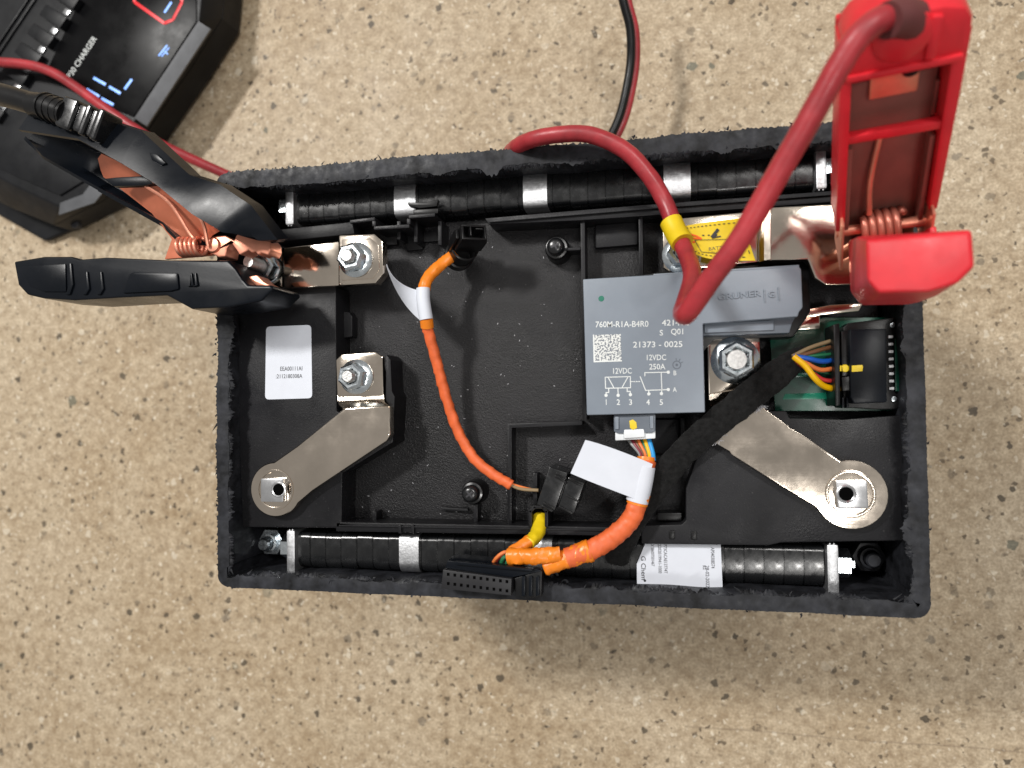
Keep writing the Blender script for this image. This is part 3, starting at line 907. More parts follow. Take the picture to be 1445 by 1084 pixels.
# ================================================================== FLEECE SLEEVED LOOM
fl_ = thing('fleece_sleeved_loom', 'thick black fleece taped wire loom crossing the right busbar', 'wire loom', P(1000, 640, -10))
pts = [P(868, 803, -18), P(874, 778, -11), P(897, 730, -6), P(924, 690, -5), P(962, 641, -5), P(1003, 604, -2.5), P(1048, 567, -2), P(1090, 534, -5), P(1122, 508, -8), P(1138, 497, -9)]
obj('sleeve', tube(pts, 6.4, n=10, seg=28, flat=0.3, rough=0.7, rend=lambda t: 4.6 + 0.9 * min(1, t * 1.6) - 2.4 * max(0, (t - 0.8) / 0.2)), M['felt'], fl_, smooth=180)
bm = bmesh.new()
path = catmull(pts, 40)
for k in range(1500):
    i = random.randrange(6, len(path) - 8)
    p = path[i]
    t = (path[i + 1] - path[i - 1]).normalized()
    x = t.cross(Vector((0, 0, 1))).normalized()
    y = x.cross(t)
    a = random.uniform(0, 2 * math.pi)
    nr = x * math.cos(a) + y * math.sin(a) * 0.32
    b0 = p + nr * 4.9
    d = (nr + t * random.uniform(-2, 2) + x * random.uniform(-1, 1)).normalized()
    ln = random.uniform(0.6, 1.7)
    s = t.cross(nr).normalized() * 0.06
    vs = [bm.verts.new(q) for q in (b0 - s, b0 + s, b0 + d * ln + nr * 0.2)]
    bm.faces.new(vs)
obj('fuzz', bm, M['felt'], fl_, kind='stuff')
bm = bmesh.new()
for k in range(260):
    t = random.random()
    b0 = P(1010 + 66 * t + random.uniform(-4, 3), 626 - 52 * t + random.uniform(-4, 3) - 14 * math.sin(t * 3.14), za + 0.15)
    d = Vector((random.uniform(-1, 1), random.uniform(-1, 1), random.uniform(0, 0.8))).normalized()
    tube([b0, b0 + d * random.uniform(0.6, 2.0)], 0.11, n=1, seg=3, bm=bm, spline=False)
obj('frayed_edge', bm, M['fuzz'], fl_, kind='stuff')
def wr(parent, m, pts, r, nm='wire'):
    return obj(nm, tube([P(*p) for p in pts], r, n=8, seg=10), M[m], parent)
wr(fl_, 'tan', [(1118, 503, -6), (1145, 490, -7), (1180, 479, -9)], 0.75)
wr(fl_, 'brown', [(1118, 506, -6), (1150, 496, -6), (1180, 488, -9)], 0.8)
wr(fl_, 'green', [(1122, 505, -6), (1150, 502, -6), (1180, 499, -9)], 0.6)
wr(fl_, 'blue', [(1120, 503, -5), (1140, 506, -4), (1160, 510, -6), (1180, 508, -9)], 0.95)
wr(fl_, 'orange', [(1120, 505, -5), (1138, 513, -4), (1158, 522, -6), (1182, 519, -9)], 0.85)
wr(fl_, 'green', [(1120, 508, -7), (1150, 523, -9), (1180, 528, -10)], 0.6)
wr(fl_, 'red', [(1120, 508, -7), (1145, 525, -7), (1162, 536, -8), (1182, 538, -9)], 0.8)
wr(fl_, 'amber', [(1120, 503, -3), (1136, 516, -2), (1150, 534, -3), (1163, 545, -6), (1182, 550, -9)], 1.15)

# ================================================================== ORANGE SENSOR LEAD
sl = thing('sensor_lead', 'slim orange taped lead curving across the tray from round black plug', 'wire lead', P(620, 560, -20))
pts = [P(642, 358, -8), P(622, 374, -5), P(604, 392, -2), P(597, 412, 0), P(600, 440, 0), P(605, 470, -3), P(616, 510, -7), P(625, 545, -10), P(637, 585, -13), P(652, 620, -15), P(672, 650, -15), P(700, 672, -14), P(722, 685, -14)]
obj('sleeve', tube(pts[3:], 2.25, n=10, seg=16, flat=0.85, rough=0.4, wrap=0.35), M['sleeve'], sl, smooth=180)
obj('tape_wrap', tube(pts[:4], 2.45, n=8, seg=14, flat=0.8, rough=0.5, rend=2.6), M['tape'], sl)
obj('tape_wrap', tube([P(601.5, 449, 0), P(603, 462, -1.8)], 2.75, seg=14, flat=0.85), M['tape'], sl)
obj('label_wrap', tube([P(597, 407, 0.3), P(597.5, 425, 0.6), P(601.5, 451, 0.2)], 2.8, n=5, seg=16, flat=0.9), M['white'], sl)
def bez(a, b_, c, d, n=10):
    out = []
    for i in range(n + 1):
        t = i / n
        out.append(a * (1 - t) ** 3 + b_ * 3 * t * (1 - t) ** 2 + c * 3 * t * t * (1 - t) + d * t ** 3)
    return out
up = bez(P(545, 373, 12), P(552, 396, 7), P(571, 406, 2), P(592, 410, 0.5))
lo = bez(P(545, 375, -6), P(556, 412, -6), P(575, 440, -4), P(598, 456, 0))
rows = [[u.lerp(l, k / 4) for u, l in zip(up, lo)] for k in range(5)]
obj('label_flag', patch(rows, 0.25), M['white'], sl)
wr(sl, 'tan', [(718, 683, -14), (735, 690, -14), (760, 692, -13)], 0.7)
wr(sl, 'orange', [(718, 682, -14), (738, 688, -14.5), (760, 693, -14)], 0.55)
# round plug standing at the start of the lead
p0, p1 = P(647, 362, -13), P(668, 330, 6)
ax = (p1 - p0).normalized()
pb = lathe(p0, [(0, -2), (5.8, -2), (6.2, 0), (6.2, 2), (5.5, 2.4), (5.5, 8), (6.0, 8.4), (6.0, 10), (5.4, 10.4)], 30, ax)
rt = ax.to_track_quat('Z', 'Y').to_matrix()
plug = obj('plug_body', pb, M['black'], sl)
xx = Vector((1, 0.12, 0)); xx = (xx - ax * xx.dot(ax)).normalized()
yy = ax.cross(xx)
R3 = Matrix((xx, yy, ax)).transposed()
c = p0 + ax * 18
def lbox(o, c, s, b=0.3, bm=None): return box(c + R3 @ Vector(o), s, b, R3, bm)
bm = lbox((0, 2.8, 0), c, (10, 0.9, 12))
for o, s in (((0, -2.6, 0), (10, 0.9, 12)), ((-4.6, 0, 0), (0.9, 5.4, 12)), ((4.6, 0, 0), (0.9, 5.4, 12)), ((0, 0, -3), (8.6, 5.0, 6)), ((-1.5, 0.3, 1), (0.6, 4, 11)), ((2, 1.4, 1), (3, 0.6, 11))):
    bm = lbox(o, c, s, 0.3, bm)
obj('plug_socket', bm, M['black'], plug)
obj('plug_rib', lbox((6.2, 0, -4), c, (1.4, 3, 9)), M['black'], plug)
obj('plug_rib', lbox((-6.0, 0.5, -3), c, (1.2, 4, 12)), M['black'], plug)

# ================================================================== ORANGE RELAY HARNESS
hn = thing('relay_harness', 'thick orange harness from relay plug with blank white flag and pin connector', 'wiring harness', P(820, 740, -10))
pts = [P(913, 650, -2), P(908, 672, -1), P(903, 695, 0), P(893, 728, 0), P(870, 754, 0), P(838, 774, 1), P(800, 788, 2)]
obj('sleeve', tube(pts, 3.5, n=14, seg=20, flat=0.8, rough=0.5, rend=3.9, wrap=0.28), M['sleeve'], hn, smooth=60)
obj('tape_wrap', tube([P(912, 645, -2), P(911, 658, -1.5)], 3.4, seg=16, flat=0.75, rough=0.3), M['tape'], hn)
obj('tape_wrap', tube([P(903, 696, 0), P(899, 712, 0)], 4.0, seg=16, flat=0.8, rough=0.5), M['tape'], hn)
obj('tape_wrap', tube([P(833, 776, 1), P(812, 784, 1.6), P(792, 792, 2), P(768, 801, 2)], 4.4, n=9, seg=20, flat=0.75, rough=0.9, rend=3.0), M['tape'], hn, smooth=180)
obj('tape_bundle', tube([P(717, 785, 3), P(740, 785, 4), P(766, 785, 4), P(791, 782, 3.5)], 3.4, n=10, seg=16, flat=0.7, rough=1.0, rend=3.0), M['tape'], hn)
obj('label_wrap', tube([P(909, 658, 0), P(905, 682, 0.3), P(899, 708, 0.2)], 4.2, n=6, seg=18, flat=0.8), M['white'], hn)
up = bez(P(826, 621, 6), P(852, 627, 5.4), P(890, 642, 4.6), P(921, 655, 2.5))
lo = bez(P(805, 668, 5), P(832, 680, 5), P(870, 694, 4.6), P(906, 708, 3.0))
rows = [[u.lerp(l, k / 4) for u, l in zip(up, lo)] for k in range(5)]
obj('label_flag', patch(rows, 0.3), M['white'], hn)
for m_, x0, x1, r in (('grey', 884, 903, 0.6), ('darkred', 889, 905, 0.7), ('brown', 893, 908, 0.6), ('orange', 898, 911, 0.7), ('green', 904, 914, 0.5), ('amber', 908, 917, 0.8), ('sky', 914, 922, 0.9)):
    wr(hn, m_, [(x0, 616, -5), ((x0 * 2 + x1) / 3 + 1, 627, -3), (x1 - 1, 640, -2), (x1, 650, -2)], r)
obj('yellow_sleeve', tube([P(762, 728, -14), P(762, 740, -11), P(756, 756, -6), P(745, 766, -2)], 3.0, n=8, seg=16, flat=0.85, rough=0.5), M['yellow'], hn, smooth=180)
obj('tape_wrap', tube([P(748, 763, -2.5), P(735, 772, -0.5), P(722, 780, 1)], 2.6, n=5, seg=14, flat=0.8, rough=0.5), M['tape'], hn)
wr(hn, 'orange', [(722, 778, 1), (710, 780, 2), (700, 788, 2), (694, 798, 0)], 0.7)
wr(hn, 'green', [(720, 783, 1), (710, 788, 2), (706, 800, 0)], 0.8)
wr(hn, 'red', [(722, 780, 0), (706, 785, 1), (697, 796, 0)], 0.6)
wr(hn, 'green', [(724, 786, 1), (716, 792, 2), (712, 803, 0)], 0.6)
# two row pin connector resting on the near rim
cn = obj('pin_connector', pprism([(625, 804), (722, 817), (721, 841), (622, 831)], -1.0, 7.5, 0.4), M['plugblack'], hn)
obj('connector_ridge', pprism([(631, 791), (641, 792), (758, 803), (765, 806), (734, 813), (722, 815), (628, 802)], -8, 5.5, 0.4), M['grip'], cn)
obj('connector_ridge', pprism([(642, 792), (752, 803), (750, 807), (642, 797)], 5, 7, 0.3), M['grip'], cn)
obj('connector_cheek', pprism([(726, 816), (748, 810), (757, 806), (765, 806), (764, 842), (738, 845), (727, 841)], -1, 5.0, 0.4), M['black'], cn)
for x in (736, 746, 756):
    obj('cheek_rib', pprism([(x, 814), (x + 5, 813), (x + 5, 841), (x, 842)], 4, 6.2, 0.3), M['grip'], cn)
h0 = None
a = M['hole']
for r_ in range(2):
    for k in range(10):
        c = P(632.5 + k * 9.2, 810.5 + r_ * 13 + k * 1.15, 7.55)
        if h0 is None:
            hc = c
            h0 = obj('pin_hole', box(c, (1.0, 1.1, 0.2), 0), a, cn)
        else:
            d = c - hc
            copy_at(h0, d.x, d.y, d.z, cn)

# square two-part coupling lying in the tray
cp = thing('wire_coupling', 'square black two half wire coupling with glossy face on yellow sleeve end', 'connector', P(790, 693, -16))
def cpoly(cx, cy, w, h, z0, z1, a=19, b=0.4, nm='half', m='film', par=None):
    ca, sa = math.cos(math.radians(a)), math.sin(math.radians(a))
    pts = [(cx + u * ca - v * sa, cy + u * sa + v * ca) for u, v in ((-w / 2, -h / 2), (w / 2, -h / 2), (w / 2, h / 2), (-w / 2, h / 2))]
    return obj(nm, pprism(pts, z0, z1, b), M[m], par or cp)
hA = cpoly(779, 690, 27, 56, -20, -2, nm='coupling_half')
hB = cpoly(806, 699, 24, 46, -20, -3, nm='coupling_half')
cpoly(792.5, 694.5, 4, 36, -18, -4.5, nm='joint', m='black')
for (cx, cy, w, h) in ((792, 672, 16, 3), (790, 676, 16, 3), (774, 714, 17, 3), (772, 718, 17, 3)):
    cpoly(cx, cy, w, h, -4, -1.2, 28, 0.2, 'latch_rib', 'black', hA)
for (cx, cy, w, h) in ((812, 681, 20, 3), (798, 720, 22, 3), (808, 704, 20, 2.4)):
    cpoly(cx, cy, w, h, -5, -2.2, 28, 0.2, 'latch_rib', 'black', hB)

# ================================================================== STICKERS
def rounded(px, r=4):
    out = []
    n = len(px)
    for i in range(n):
        a, b_, c = Vector(px[i - 1]), Vector(px[i]), Vector(px[(i + 1) % n])
        u, v = (a - b_).normalized(), (c - b_).normalized()
        for t in (0, 0.25, 0.5, 0.75, 1):
            q0, q1 = b_ + u * r, b_ + v * r
            q = q0 * (1 - t) ** 2 + b_ * 2 * t * (1 - t) + q1 * t * t
            out.append((q.x, q.y))
    return out
st = obj('sticker', pprism(rounded([(375.5, 461), (439, 458.5), (440.5, 562), (374, 564)], 6), RZ - 0.1, RZ + 0.15, 0), M['white'], label='upright white sticker with two lines of print on the left panel', cat='sticker')
text('EEA00111AI', (395, 523.5), (426.5, 522.8), 5.5, RZ + 0.22, M['ink'], st)
text(':2112180308A', (389, 534), (426.5, 533.4), 5.2, RZ + 0.22, M['ink'], st)
ZS = -13.0
st = obj('sticker', pprism([(912, 763.5), (980, 765.5), (1017, 767), (1020, 836.5), (904, 830), (899, 827), (898.5, 796)], ZS - 0.3, ZS, 0), M['white'], label='torn white sticker with sideways print over the lower cells', cat='sticker')
def side(s, x, y0, y1, h, m='greyink'): text(s, (x, y0), (x + 0.8, y1), h, ZS + 0.07, M[m], st, bold=0.012)
side('G Chem', 904.5, 784.5, 818.5, 6.5, 'ink')
side('P73CACAE13774T', 936.5, 768, 809, 4.6)
side('2202019941-1000', 928.5, 768, 809, 4.6)
side('X186007501467', 918.5, 768, 799, 4.4)
side('AP040308574', 1003, 772.5, 802, 5)
side('28-02-2022', 995.5, 798, 829, 5)
side('R2', 991.5, 798, 804, 3.6)
c = P(910, 819.5, ZS + 0.06)
obj('printed_text', lathe(c, [(0.5, -0.05), (0.5, 0), (0, 0)], 10), M['ink'], st)

# ================================================================== RED CABLE + TAG
rc = obj('jumper_cable', tube([P(705, 240, -95), P(712, 226, -45), P(724, 211, -8), P(745, 199, 4), P(780, 191, 8), P(830, 190, 9), P(880, 211, 8), P(915, 247, 7), P(938, 285, 6), P(954, 325, 9), P(970, 362, 16), P(977, 390, 30), P(970, 420, 42), P(964, 441, 52), P(971, 440, 62), P(1000, 398, 68), P(1046, 335, 74), P(1095, 250, 80), P(1143, 167, 86), P(1187, 88, 91), P(1212, 52, 93), P(1242, 28, 93), P(1272, 24, 90)], 3.1, n=12, seg=20, rough=0.15), M['redcable'], label='thick red cable looping from behind the box up to red clamp', cat='cable')
tg = thing('warning_tag', 'yellow tag wrapped round the red cable printed with a clamp warning', 'tag', P(1000, 340, 4))
obj('tag_loop', tube([P(947, 313, 8), P(955, 330, 10), P(963, 343, 12.5)], 4.1, n=6, seg=20), M['yellow'], tg)
TGZ = 6.0
up = bez(P(962, 320, 9), P(985, 315, 7), P(1010, 311, 6), P(1046, 308, 4))
lo = bez(P(975, 352, 10), P(986, 368, 8), P(1020, 368, 7), P(1066, 368, 4))
rows = [[u.lerp(l, k / 6) for u, l in zip(up, lo)] for k in range(7)]
flag = obj('tag_flag', patch(rows, 0.25), M['yellow'], tg)
def onflag(u, v):
    i = min(9, int(u * 10)); f = u * 10 - i
    a = rows[0][i].lerp(rows[0][i + 1], f); b_ = rows[6][i].lerp(rows[6][i + 1], f)
    return a.lerp(b_, v)
def fstroke(segs, w, m, nm):
    bm = bmesh.new()
    for (u0, v0, u1, v1) in segs:
        a, b_ = onflag(u0, v0) + Vector((0, 0, 0.35)), onflag(u1, v1) + Vector((0, 0, 0.35))
        tube([a, b_], w, seg=4, flat=0.3, bm=bm, spline=False)
    return obj(nm, bm, M[m], tg)
dash = [(k / 14 + 0.01, 0.1, k / 14 + 0.045, 0.1) for k in range(13)] + [(k / 14 + 0.01, 0.92, k / 14 + 0.045, 0.92) for k in range(13)] + [(0.96, 0.12 + k * 0.16, 0.96, 0.2 + k * 0.16) for k in range(5)]
fstroke(dash, 0.14, 'ink', 'printed_border')
fstroke([(0.2, 0.52, 0.75, 0.48), (0.2, 0.52, 0.3, 0.86), (0.3, 0.86, 0.85, 0.86), (0.75, 0.48, 0.85, 0.86)], 0.1, 'ink', 'printed_box')
M['orangeprint'] = mat('orange_red_ink', (0.85, 0.12, 0.0), 0.5)
fstroke([(0.05, 0.3, 0.25, 0.38), (0.25, 0.38, 0.34, 0.46), (0.06, 0.48, 0.34, 0.46), (0.08, 0.6, 0.15, 0.56), (0.1, 0.62, 0.2, 0.58)], 0.3, 'orangeprint', 'printed_clamp')
fstroke([(0.52, 0.42, 0.64, 0.22), (0.55, 0.4, 0.6, 0.34)], 0.55, 'ink', 'printed_clamp')
fstroke([(0.36, 0.36, 0.4, 0.36), (0.46, 0.36, 0.49, 0.36), (0.52, 0.44, 0.66, 0.4)], 0.2, 'ink', 'printed_clamp')
text('BATTERY', (1000, 354), (1034, 350), 5, 9.2, M['ink'], tg)

# ================================================================== THIN CABLES
obj('charger_lead', tube([P(-60, 92, -138), P(-10, 88, -138), P(40, 92, -138), P(75, 103, -138), P(110, 125, -138), P(160, 161, -138), P(215, 197, -142), P(265, 222, -150), P(318, 246, -160), P(400, 285, -180)], 3.3, n=10, seg=14), M['redcable'], label='thin red lead running from the charger past the black clamp', cat='cable')
tc = thing('twin_cable', 'twin black and red cable crossing the floor above the box', 'cable', P(880, 100, -150))
tw = [(868, -60, -125), (879, 0, -130), (889, 40, -135), (890, 85, -140), (883, 130, -142), (872, 170, -142), (850, 215, -142)]
obj('black_core', tube([P(*p) for p in tw], 2.5, n=10, seg=14), M['black'], tc)
obj('red_core', tube([P(x + 7, y + 3, z - 3.5) for x, y, z in tw], 2.5, n=10, seg=14), M['redcable'], tc)

# ================================================================== RED CLAMP
rc_ = thing('battery_clamp', 'red handled battery clamp standing on the right busbar with copper jaws', 'clamp', P(1240, 350, 0))
O = P(1249, 312, 35)
E_ = P(1277, 48, 86)
A = (E_ - O); Lh = A.length; A.normalize()
Wx = P(1312, 312, 35) - P(1190, 314, 35); Wx = (Wx - A * Wx.dot(A)).normalized()
Nn = Wx.cross(A)
if Nn.dot(CAM - O) < 0: Nn = -Nn
RL = Matrix((Wx, A, Wx.cross(A))).transposed()
sg = 1 if Wx.cross(A).dot(Nn) > 0 else -1
def LC(w, a_, n_): return O + Wx * w + A * a_ + Nn * n_
def cbox(w0, w1, a0, a1, n0, n1, b=0.6, bm=None):
    return box(LC((w0 + w1) / 2, (a0 + a1) / 2, (n0 + n1) / 2), (abs(w1 - w0), abs(a1 - a0), abs(n1 - n0)), b, RL, bm)
def cpolyp(pts, n0, n1, b=0.5, bm=None):
    lo = [LC(w, a_, n0) for w, a_ in pts]; hi = [LC(w, a_, n1) for w, a_ in pts]
    return loft(lo, hi, b, 2, bm)
H = Lh
bm = cpolyp([(-14, -2), (-11.4, -2), (-11.4, H - 2), (-14.2, H - 2)], -14, 0, 0.5)
bm = cpolyp([(11.6, 2), (14, 2), (14.6, H * 0.7), (14.6, H - 2), (11.2, H - 2)], -14, 0, 0.5, bm)
bm = cbox(-14, 14, 4, H, -16, -13.4, 0.8, bm)
bm = cpolyp([(-14.2, H - 9), (14.4, H - 9), (14.6, H - 5), (14.2, H + 1), (12.5, H + 4), (8, H + 5.5), (2, H + 6), (-6, H + 5.5), (-11, H + 3.5), (-13.6, H)], -15, 1.2, 1.8, bm)
bm = cpolyp([(-13, H - 9.5), (13.4, H - 9.5), (13.2, H - 7.5), (-12.8, H - 7.5)], 0.5, 2.2, 0.6, bm)
bm = cpolyp([(4.5, H - 7), (7, H - 7), (7.6, H + 4), (5, H + 4.5)], 0.5, 2.6, 0.8, bm)
bm = lathe(LC(-1, H + 1, 0.8), [(7, 0), (6.6, 1.6), (5.2, 2.4), (0, 2.6)], 24, Nn, bm)
bm = cbox(-12, 12, H * 0.5, H * 0.5 + 2.6, -3.4, -0.6, 0.5, bm)
obj('handle', bm, M['redplastic'], rc_)
bm = cbox(-10.6, 10.6, -16, H - 17, -9.6, -8.4, 0.3)
bm = cbox(-11.2, -9.8, -8, H * 0.44, -12, -3, 0.3, bm)
bm = cbox(9.8, 11.2, -8, H * 0.44, -12, -3, 0.3, bm)
bm = cbox(-11.2, -10.2, H * 0.5, H - 20, -12, -7, 0.3, bm)
bm = cbox(10.2, 11.2, H * 0.5, H - 20, -12, -7, 0.3, bm)
obj('copper_liner', bm, M['brownliner'], rc_)
bm = cbox(-6, 6, H - 22, H - 9, -8.4, -6.5, 0.8)
obj('cable_lug', bm, M['copper'], rc_)
obj('lug_screw', lathe(LC(3.5, H - 14, -6.6), [(2.4, 0), (2.2, 1.2), (0, 1.4)], 18, Nn), M['black'], rc_)
obj('spring_leg', tube([LC(-4, 0, -4), LC(-4, 12, -6), LC(-2, 28, -7.5)], 0.9, n=4, seg=10), M['copper'], rc_)
# coil spring on the hinge axis
sc = LC(-0.5, -6, -4)
pts = []
for k in range(0, 5 * 20 + 1):
    t = k / 20
    an = 2 * math.pi * t
    pts.append(sc + Wx * (-5.2 + t * 2.3) + A * math.cos(an) * 4.6 + Nn * math.sin(an) * 4.6)
obj('spring', tube(pts, 1.15, seg=10, spline=False), M['darkspring'], rc_, smooth=180)
bm = tube([LC(-13.4, -6, -4), LC(13.4, -6, -4)], 1.7, seg=14, spline=False)
obj('hinge_pin', bm, M['copper'], rc_)
for s_ in (-1, 1):
    bm = cpolyp([(0, 0), (1, 0)] and [(s_ * 12.0, -16), (s_ * 12.9, -16), (s_ * 12.9, 4), (s_ * 12.0, 4)], -11, 4, 0.3)
    obj('hinge_plate', bm, M['copper'], rc_)
# jaws under the hinge gripping the bar
for s_, nm in ((1, 'jaw'), (-1, 'jaw')):
    y0 = 349 if s_ > 0 else 372
    top = [P(1198, 338 + (0 if s_ > 0 else 30), 28), P(1300, 335 + (0 if s_ > 0 else 30), 28), P(1300, 352 + (0 if s_ > 0 else 30), 28), P(1198, 356 + (0 if s_ > 0 else 30), 28)]
    bot = [P(1200, 340 + (0 if s_ > 0 else 20), 0), P(1285, 338 + (0 if s_ > 0 else 20), 0), P(1285, 346 + (0 if s_ > 0 else 20), 0), P(1200, 348 + (0 if s_ > 0 else 20), 0)]
    obj(nm, loft(bot, top, 0.8), M['copper'], rc_)
# second handle, seen nearly end on
base = [P(x, y, 22) for x, y in ((1196, 340), (1316, 328), (1317, 405), (1300, 426), (1280, 430), (1215, 431), (1200, 412))]
mid = [P(x, y, 50) for x, y in ((1207, 334), (1345, 328), (1346, 398), (1322, 418), (1290, 424), (1224, 428), (1208, 408))]
end = [P(x, y, 80) for x, y in ((1222, 338), (1372, 324), (1376, 376), (1352, 400), (1310, 412), (1240, 414), (1224, 396))]
nb = bmesh.new()
R_ = [[nb.verts.new(p) for p in r_] for r_ in (base, mid, end)]
nb.faces.new(R_[0][::-1]); nb.faces.new(R_[2])
for a, b_ in zip(R_, R_[1:]):
    for i in range(7):
        nb.faces.new((a[i], a[(i + 1) % 7], b_[(i + 1) % 7], b_[i]))
bmesh.ops.recalc_face_normals(nb, faces=nb.faces[:])
bev(nb, 1.3, 3, 20)
obj('handle', nb, M['redplastic'], rc_)
bm = pprism([(1312, 320), (1322, 318), (1324, 334), (1312, 336)], 20, 38, 0.8)
obj('handle_lug', bm, M['redplastic'], rc_)
# cable boot
obj('cable_boot', tube([P(1252, 29, 93), P(1270, 25, 91), P(1284, 29, 88)], 4.2, n=5, seg=18, rend=4.8), mat('dull_maroon_rubber', (0.12, 0.03, 0.03), 0.6), rc_)

# ================================================================== BLACK CLAMP
bc = thing('battery_clamp', 'black handled battery clamp with copper jaws biting the left stud', 'clamp', P(330, 370, 0))
low = [(19, 369), (62, 362), (100, 362), (112, 366), (150, 363), (240, 367), (322, 367), (333, 380), (342, 394), (350, 402), (382, 402), (386, 408), (368, 425), (318, 434), (270, 436), (248, 424), (235, 417), (170, 420), (105, 424), (60, 421), (38, 416), (25, 402)]
sh = prism(PX(low, 22), 0, 22, 2.2, 3)
lh = obj('handle', sh, M['grip'], bc)
for x0, x1 in ((96, 101), (120, 124), (140, 144), (268, 271), (274, 277)):
    y0, y1 = (371, 416) if x0 < 110 else ((383, 416) if x0 < 200 else (385, 404))
    obj('grip_ridge', pprism([(x0, y0), (x1 - 1, y0), (x1 + 2, (y0 + y1) / 2 + 8), (x1 - 3, y1), (x0 - 4, y1), (x0 + 1, (y0 + y1) / 2 + 8)], 20, 22.9, 0.5), M['grip'], lh)
obj('grip_panel', pprism([(172, 414), (182, 386), (190, 383), (250, 385), (252, 408), (240, 411)], 20, 23.0, 0.9), M['grip'], lh)
obj('end_panel', pprism([(24, 376), (92, 372), (93, 412), (62, 412), (40, 403)], 20, 22.7, 0.6), M['grip'], lh)
# upper handle: a rolled channel, open towards the lower handle
ST = [((62, 146, 26), (30, 186, 30), (40, 196, 10), (36, 192, 12)), ((128, 168, 26), (113, 199, 30), (92, 220, 7), (60, 220, 12)), ((200, 191, 26), (175, 233, 29), (152, 258, 6), (138, 264, 11)),
      ((268, 254, 26), (222, 262, 29), (204, 288, 6), (190, 292, 11)), ((312, 268, 27), (276, 305, 29), (252, 316, 6), (230, 314, 11)), ((354, 296, 27), (316, 328, 28), (272, 335, 8), (250, 336, 12)), ((390, 342, 23), (350, 326, 25), (310, 338, 12), (290, 340, 14))]
cols = []
for k in range(4):
    q = [P(*s_[k]) for s_ in ST]
    cols.append([q[i].lerp(q[i + 1], j / 5) for i in range(len(q) - 1) for j in range(5)] + [q[-1]])
rows = []
for i in range(len(cols[0])):
    a, b_, c, d = cols[0][i], cols[1][i], cols[2][i], cols[3][i]
    back1 = a + Vector((0.5, 1.0, -4))
    back2 = c + (a - b_) * 0.75
    rows.append([b_, b_.lerp(a, 0.5) + Vector((0, 0, 0.5)), a, back1, back1.lerp(back2, 0.5), back2, c, d])
hb = patch(rows[10:], -2.0)
uh = obj('handle', hb, M['grip'], bc)
# closed end with ferrule and cable
obj('handle_end', patch(rows[:12], -1.6), M['grip'], bc)
fa = math.degrees(math.atan2(-(P(158, 182, 32) - P(100, 160, 32)).y, (P(158, 182, 32) - P(100, 160, 32)).x))
fr = rz(-fa)
cfb = None
for (x, y, l_, w_, h_) in ((108, 166, 7.5, 12.5, 11), (124, 172, 4.2, 11, 9), (133, 175.5, 3.0, 12.5, 11), (141, 179, 3.0, 11, 9), (150, 182, 3.2, 12.8, 11)):
    obj('ferrule_band', box(P(x, y, 30), (l_, w_, h_), 1.5, fr, None, 3), M['film'], bc)
obj('strip_mark', pprism([(210, 215), (222, 218), (234, 230), (228, 234), (214, 226)], 27, 29.6, 0.4), M['grip'], uh)
obj('strip_mark', pprism([(214, 250), (218, 248), (268, 288), (264, 291)], 28, 30.2, 0.3), M['grip'], uh)
for (x, y) in ((279, 276), (286, 280)):
    obj('grip_ridge', pprism([(x, y), (x + 3, y), (x + 1, y + 14), (x - 2, y + 14)], 26, 30.2, 0.3), M['grip'], uh)
obj('cable_boot', tube([P(48, 148, 31), P(70, 152, 32), P(96, 162, 32)], 5.0, n=5, seg=16, rend=5.4), M['black'], bc)
for k in range(4):
    x = 66 + k * 9
    obj('boot_ring', lathe(P(x, 151 + k * 3.2, 31.8), [(4.6, -0.6), (5.7, -0.4), (5.7, 0.4), (4.6, 0.6)], 24, P(96, 162, 32) - P(48, 146, 31)), M['black'], bc)
obj('cable', tube([P(-80, 118, 12), P(-30, 127, 22), P(10, 136, 28), P(56, 149, 31)], 5.2, n=8, seg=18, rend=4.4), M['black'], bc)
obj('cross_bar', pprism([(146, 252), (165, 250), (222, 247), (226, 258), (200, 262), (160, 263)], 18, 21, 0.5), M['grip'], bc)
# copper liner inside the channel
obj('copper_liner', patch([[P(143, 217, 17), P(200, 243, 18), P(262, 290, 18), P(318, 322, 18)], [P(138, 224, 14), P(182, 258, 14), P(228, 293, 14), P(300, 332, 14)], [P(142, 240, 11), P(165, 258, 11), P(212, 298, 11), P(290, 345, 11)], [P(146, 250, 10), P(164, 262, 10), P(218, 304, 10), P(240, 334, 10)]], 1.0), M['copperpl'], bc)
obj('copper_liner', pprism([(218, 300), (262, 318), (292, 334), (300, 360), (232, 366), (242, 338)], 6, 8, 0.3), M['copperpl'], bc)
obj('copper_edge', tube([P(205, 262, 19), P(240, 287, 19), P(268, 330, 19), P(276, 338, 18)], 0.8, n=6, seg=8), M['copper'], bc)
obj('copper_edge', tube([P(262, 290, 21), P(285, 312, 22), P(294, 348, 20)], 0.7, n=6, seg=8), M['copper'], bc)
pts = []
c0, c1 = P(255, 349, 15), P(286, 348, 15)
ax = (c1 - c0); la = ax.length; ax.normalize()
u = Vector((-ax.y, ax.x, 0)); v = Vector((0, 0, 1))
for k in range(0, 5 * 18 + 1):
    t = k / 18
    pts.append(c0 + ax * la * t / 5 + u * 3.5 * math.cos(2 * math.pi * t) + v * 3.5 * math.sin(2 * math.pi * t))
obj('spring', tube(pts, 0.85, seg=8, spline=False), M['copper'], bc, smooth=180)
obj('hinge_pin', lathe(P(306, 348, 16), [(2.9, -10), (3.2, 2), (2.6, 3.0), (0, 3.4)], 20), M['copper'], bc)
